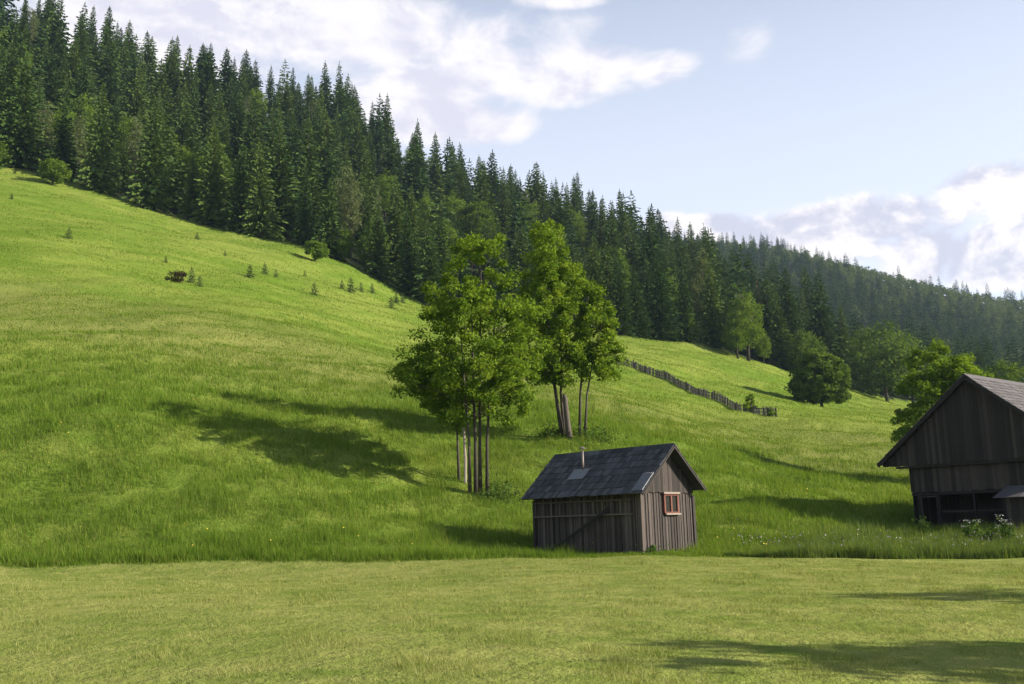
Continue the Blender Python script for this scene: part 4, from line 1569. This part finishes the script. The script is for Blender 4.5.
wt = NT('World', True)
SC.world = wt.m
sky = wt.n('ShaderNodeTexSky', sky_type='NISHITA', sun_disc=False, sun_elevation=SUN_EL, sun_rotation=SUN_AZ, altitude=700,
           air_density=1.0, dust_density=1.6, ozone_density=1.2)
D = wt.n('ShaderNodeTexCoord').outputs['Generated']
sp = wt.n('ShaderNodeSeparateXYZ')
wt.l(D, sp.inputs[0])
az = wt.math('ARCTAN2', sp.outputs[0], sp.outputs[1])
el = wt.math('ARCSINE', sp.outputs[2])


def azel(px, py):
    v = (at(px, py, 100) - Vector((0, 0, EYE))).normalized()
    return math.atan2(v.x, v.y), math.asin(v.z)


def blob(px, py, wx, wy, tilt=0.0, k=1.0):
    """soft angular bump centred on a direction"""
    a0, e0 = azel(px, py)
    u = wt.math('SUBTRACT', az, a0)
    v = wt.math('SUBTRACT', el, e0)
    c, s = math.cos(tilt), math.sin(tilt)
    uu = wt.math('ADD', wt.math('MULTIPLY', u, c), wt.math('MULTIPLY', v, s))
    vv = wt.math('SUBTRACT', wt.math('MULTIPLY', v, c), wt.math('MULTIPLY', u, s))
    q = wt.math('ADD', wt.math('POWER', wt.math('ABSOLUTE', wt.math('DIVIDE', uu, wx / F)), 2.0), wt.math('POWER', wt.math('ABSOLUTE', wt.math('DIVIDE', vv, wy / F)), 2.0))
    return wt.math('MULTIPLY', wt.math('SUBTRACT', 1.0, q), k)


def union(bl):
    m = bl[0]
    for q in bl[1:]:
        nd = wt.nt.nodes.new('ShaderNodeMath')
        nd.operation = 'SMOOTH_MAX'
        wt.l(m, nd.inputs[0])
        wt.l(q, nd.inputs[1])
        nd.inputs[2].default_value = .35
        m = nd.outputs[0]
    return wt.math('MAXIMUM', m, -1.6)


def fbm(off, sc, zs, detail=9, rough=.58, dist=.25):
    return wt.noise(wt.mapping(D, (1, 1, zs), (0, 0, 0), off), sc, detail, rough, dist)


def cloud_layer(mask, sc, zs, amp, lo, hi, light, shade, dark):
    n0 = fbm((0, 0, 0), sc, zs)
    n1 = fbm((-.022, 0, -.016), sc, zs)
    dens = wt.math('ADD', mask, wt.math('MULTIPLY', wt.math('SUBTRACT', n0, .5), amp))
    a = wt.smooth(dens, lo, hi)
    rel = wt.math('SUBTRACT', n0, n1)
    lit = wt.smooth(wt.math('SUBTRACT', wt.math('MULTIPLY', rel, 5.0), wt.math('MULTIPLY', dens, .20)), -.72 + dark, .22 + dark)
    col = wt.mix(lit, shade, light)
    return a, col


m_up = union([blob(470, 78, 170, 38, R(8)), blob(560, 75, 90, 34, R(5)), blob(430, 110, 120, 34, R(-5)), blob(300, 30, 330, 40, 0), blob(490, 128, 60, 22), blob(150, 40, 160, 60, 0, .9),
              blob(560, 0, 60, 10, 0, .7), blob(660, 68, 40, 15, 0, .5), blob(752, 36, 22, 14, R(60), .12), blob(-300, 0, 300, 120)])
m_lo = union([blob(985, 195, 58, 34), blob(900, 222, 90, 30, R(-8)), blob(850, 215, 60, 20), blob(960, 245, 100, 40), blob(790, 228, 110, 26), blob(715, 228, 70, 17), blob(664, 224, 26, 14), blob(1010, 270, 60, 22, 0, .8),
              blob(1180, 260, 120, 60), blob(800, 250, 120, 30)])
a1, c1 = cloud_layer(m_up, 8.5, 1.7, 3.0, -.12, .74, (1.0, .965, .985), (.74, .74, .86), 0)
a2, c2 = cloud_layer(m_lo, 14.0, 1.3, 3.3, .0, .55, (1.0, .955, .955), (.62, .63, .75), .08)
bs = wt.n('ShaderNodeBackground', i_Strength=.082)
veil = wt.smooth(el, .22, .85, .72, .0)
wt.l(wt.mix(veil, sky.outputs[0], (6.45, 6.75, 7.65)), bs.inputs[0])


def over(prev, a, c, strength):
    b = wt.n('ShaderNodeBackground', i_Strength=strength)
    wt.l(c, b.inputs[0])
    m = wt.n('ShaderNodeMixShader')
    wt.l(a, m.inputs[0])
    wt.l(prev, m.inputs[1])
    wt.l(b.outputs[0], m.inputs[2])
    return m.outputs[0]


s_ = over(bs.outputs[0], wt.math('MULTIPLY', a1, .95), c1, .53)
s_ = over(s_, wt.math('MULTIPLY', a2, .97), c2, .55)
wo = wt.n('ShaderNodeOutputWorld')
wt.l(s_, wo.inputs[0])

# ------------------------------------------------------------------ haze
HAZE = True
if HAZE:
    t = NT('haze_air')
    pv = t.n('ShaderNodeVolumePrincipled', i_Density=.00012, i_Anisotropy=.3)
    pv.inputs['Color'].default_value = (.55, .72, 1.0, 1)
    out = t.n('ShaderNodeOutputMaterial')
    t.l(pv.outputs[0], out.inputs['Volume'])
    hb = MB().b(-3700, 3700, -3700, 3700, -60, 330).build('haze', t.m)
    tag(hb, 'thin summer air haze over the valley', 'haze', None, 'stuff')

# ------------------------------------------------------------------ view
SC.view_settings.view_transform = 'Standard'
SC.view_settings.look = 'None'
SC.view_settings.gamma = 1.0
SC.view_settings.exposure = 1.05
SC.cycles.volume_bounces = 0
SC.cycles.max_bounces = 6
SC.cycles.diffuse_bounces = 3
SC.cycles.transmission_bounces = 3
SC.cycles.use_denoising = True
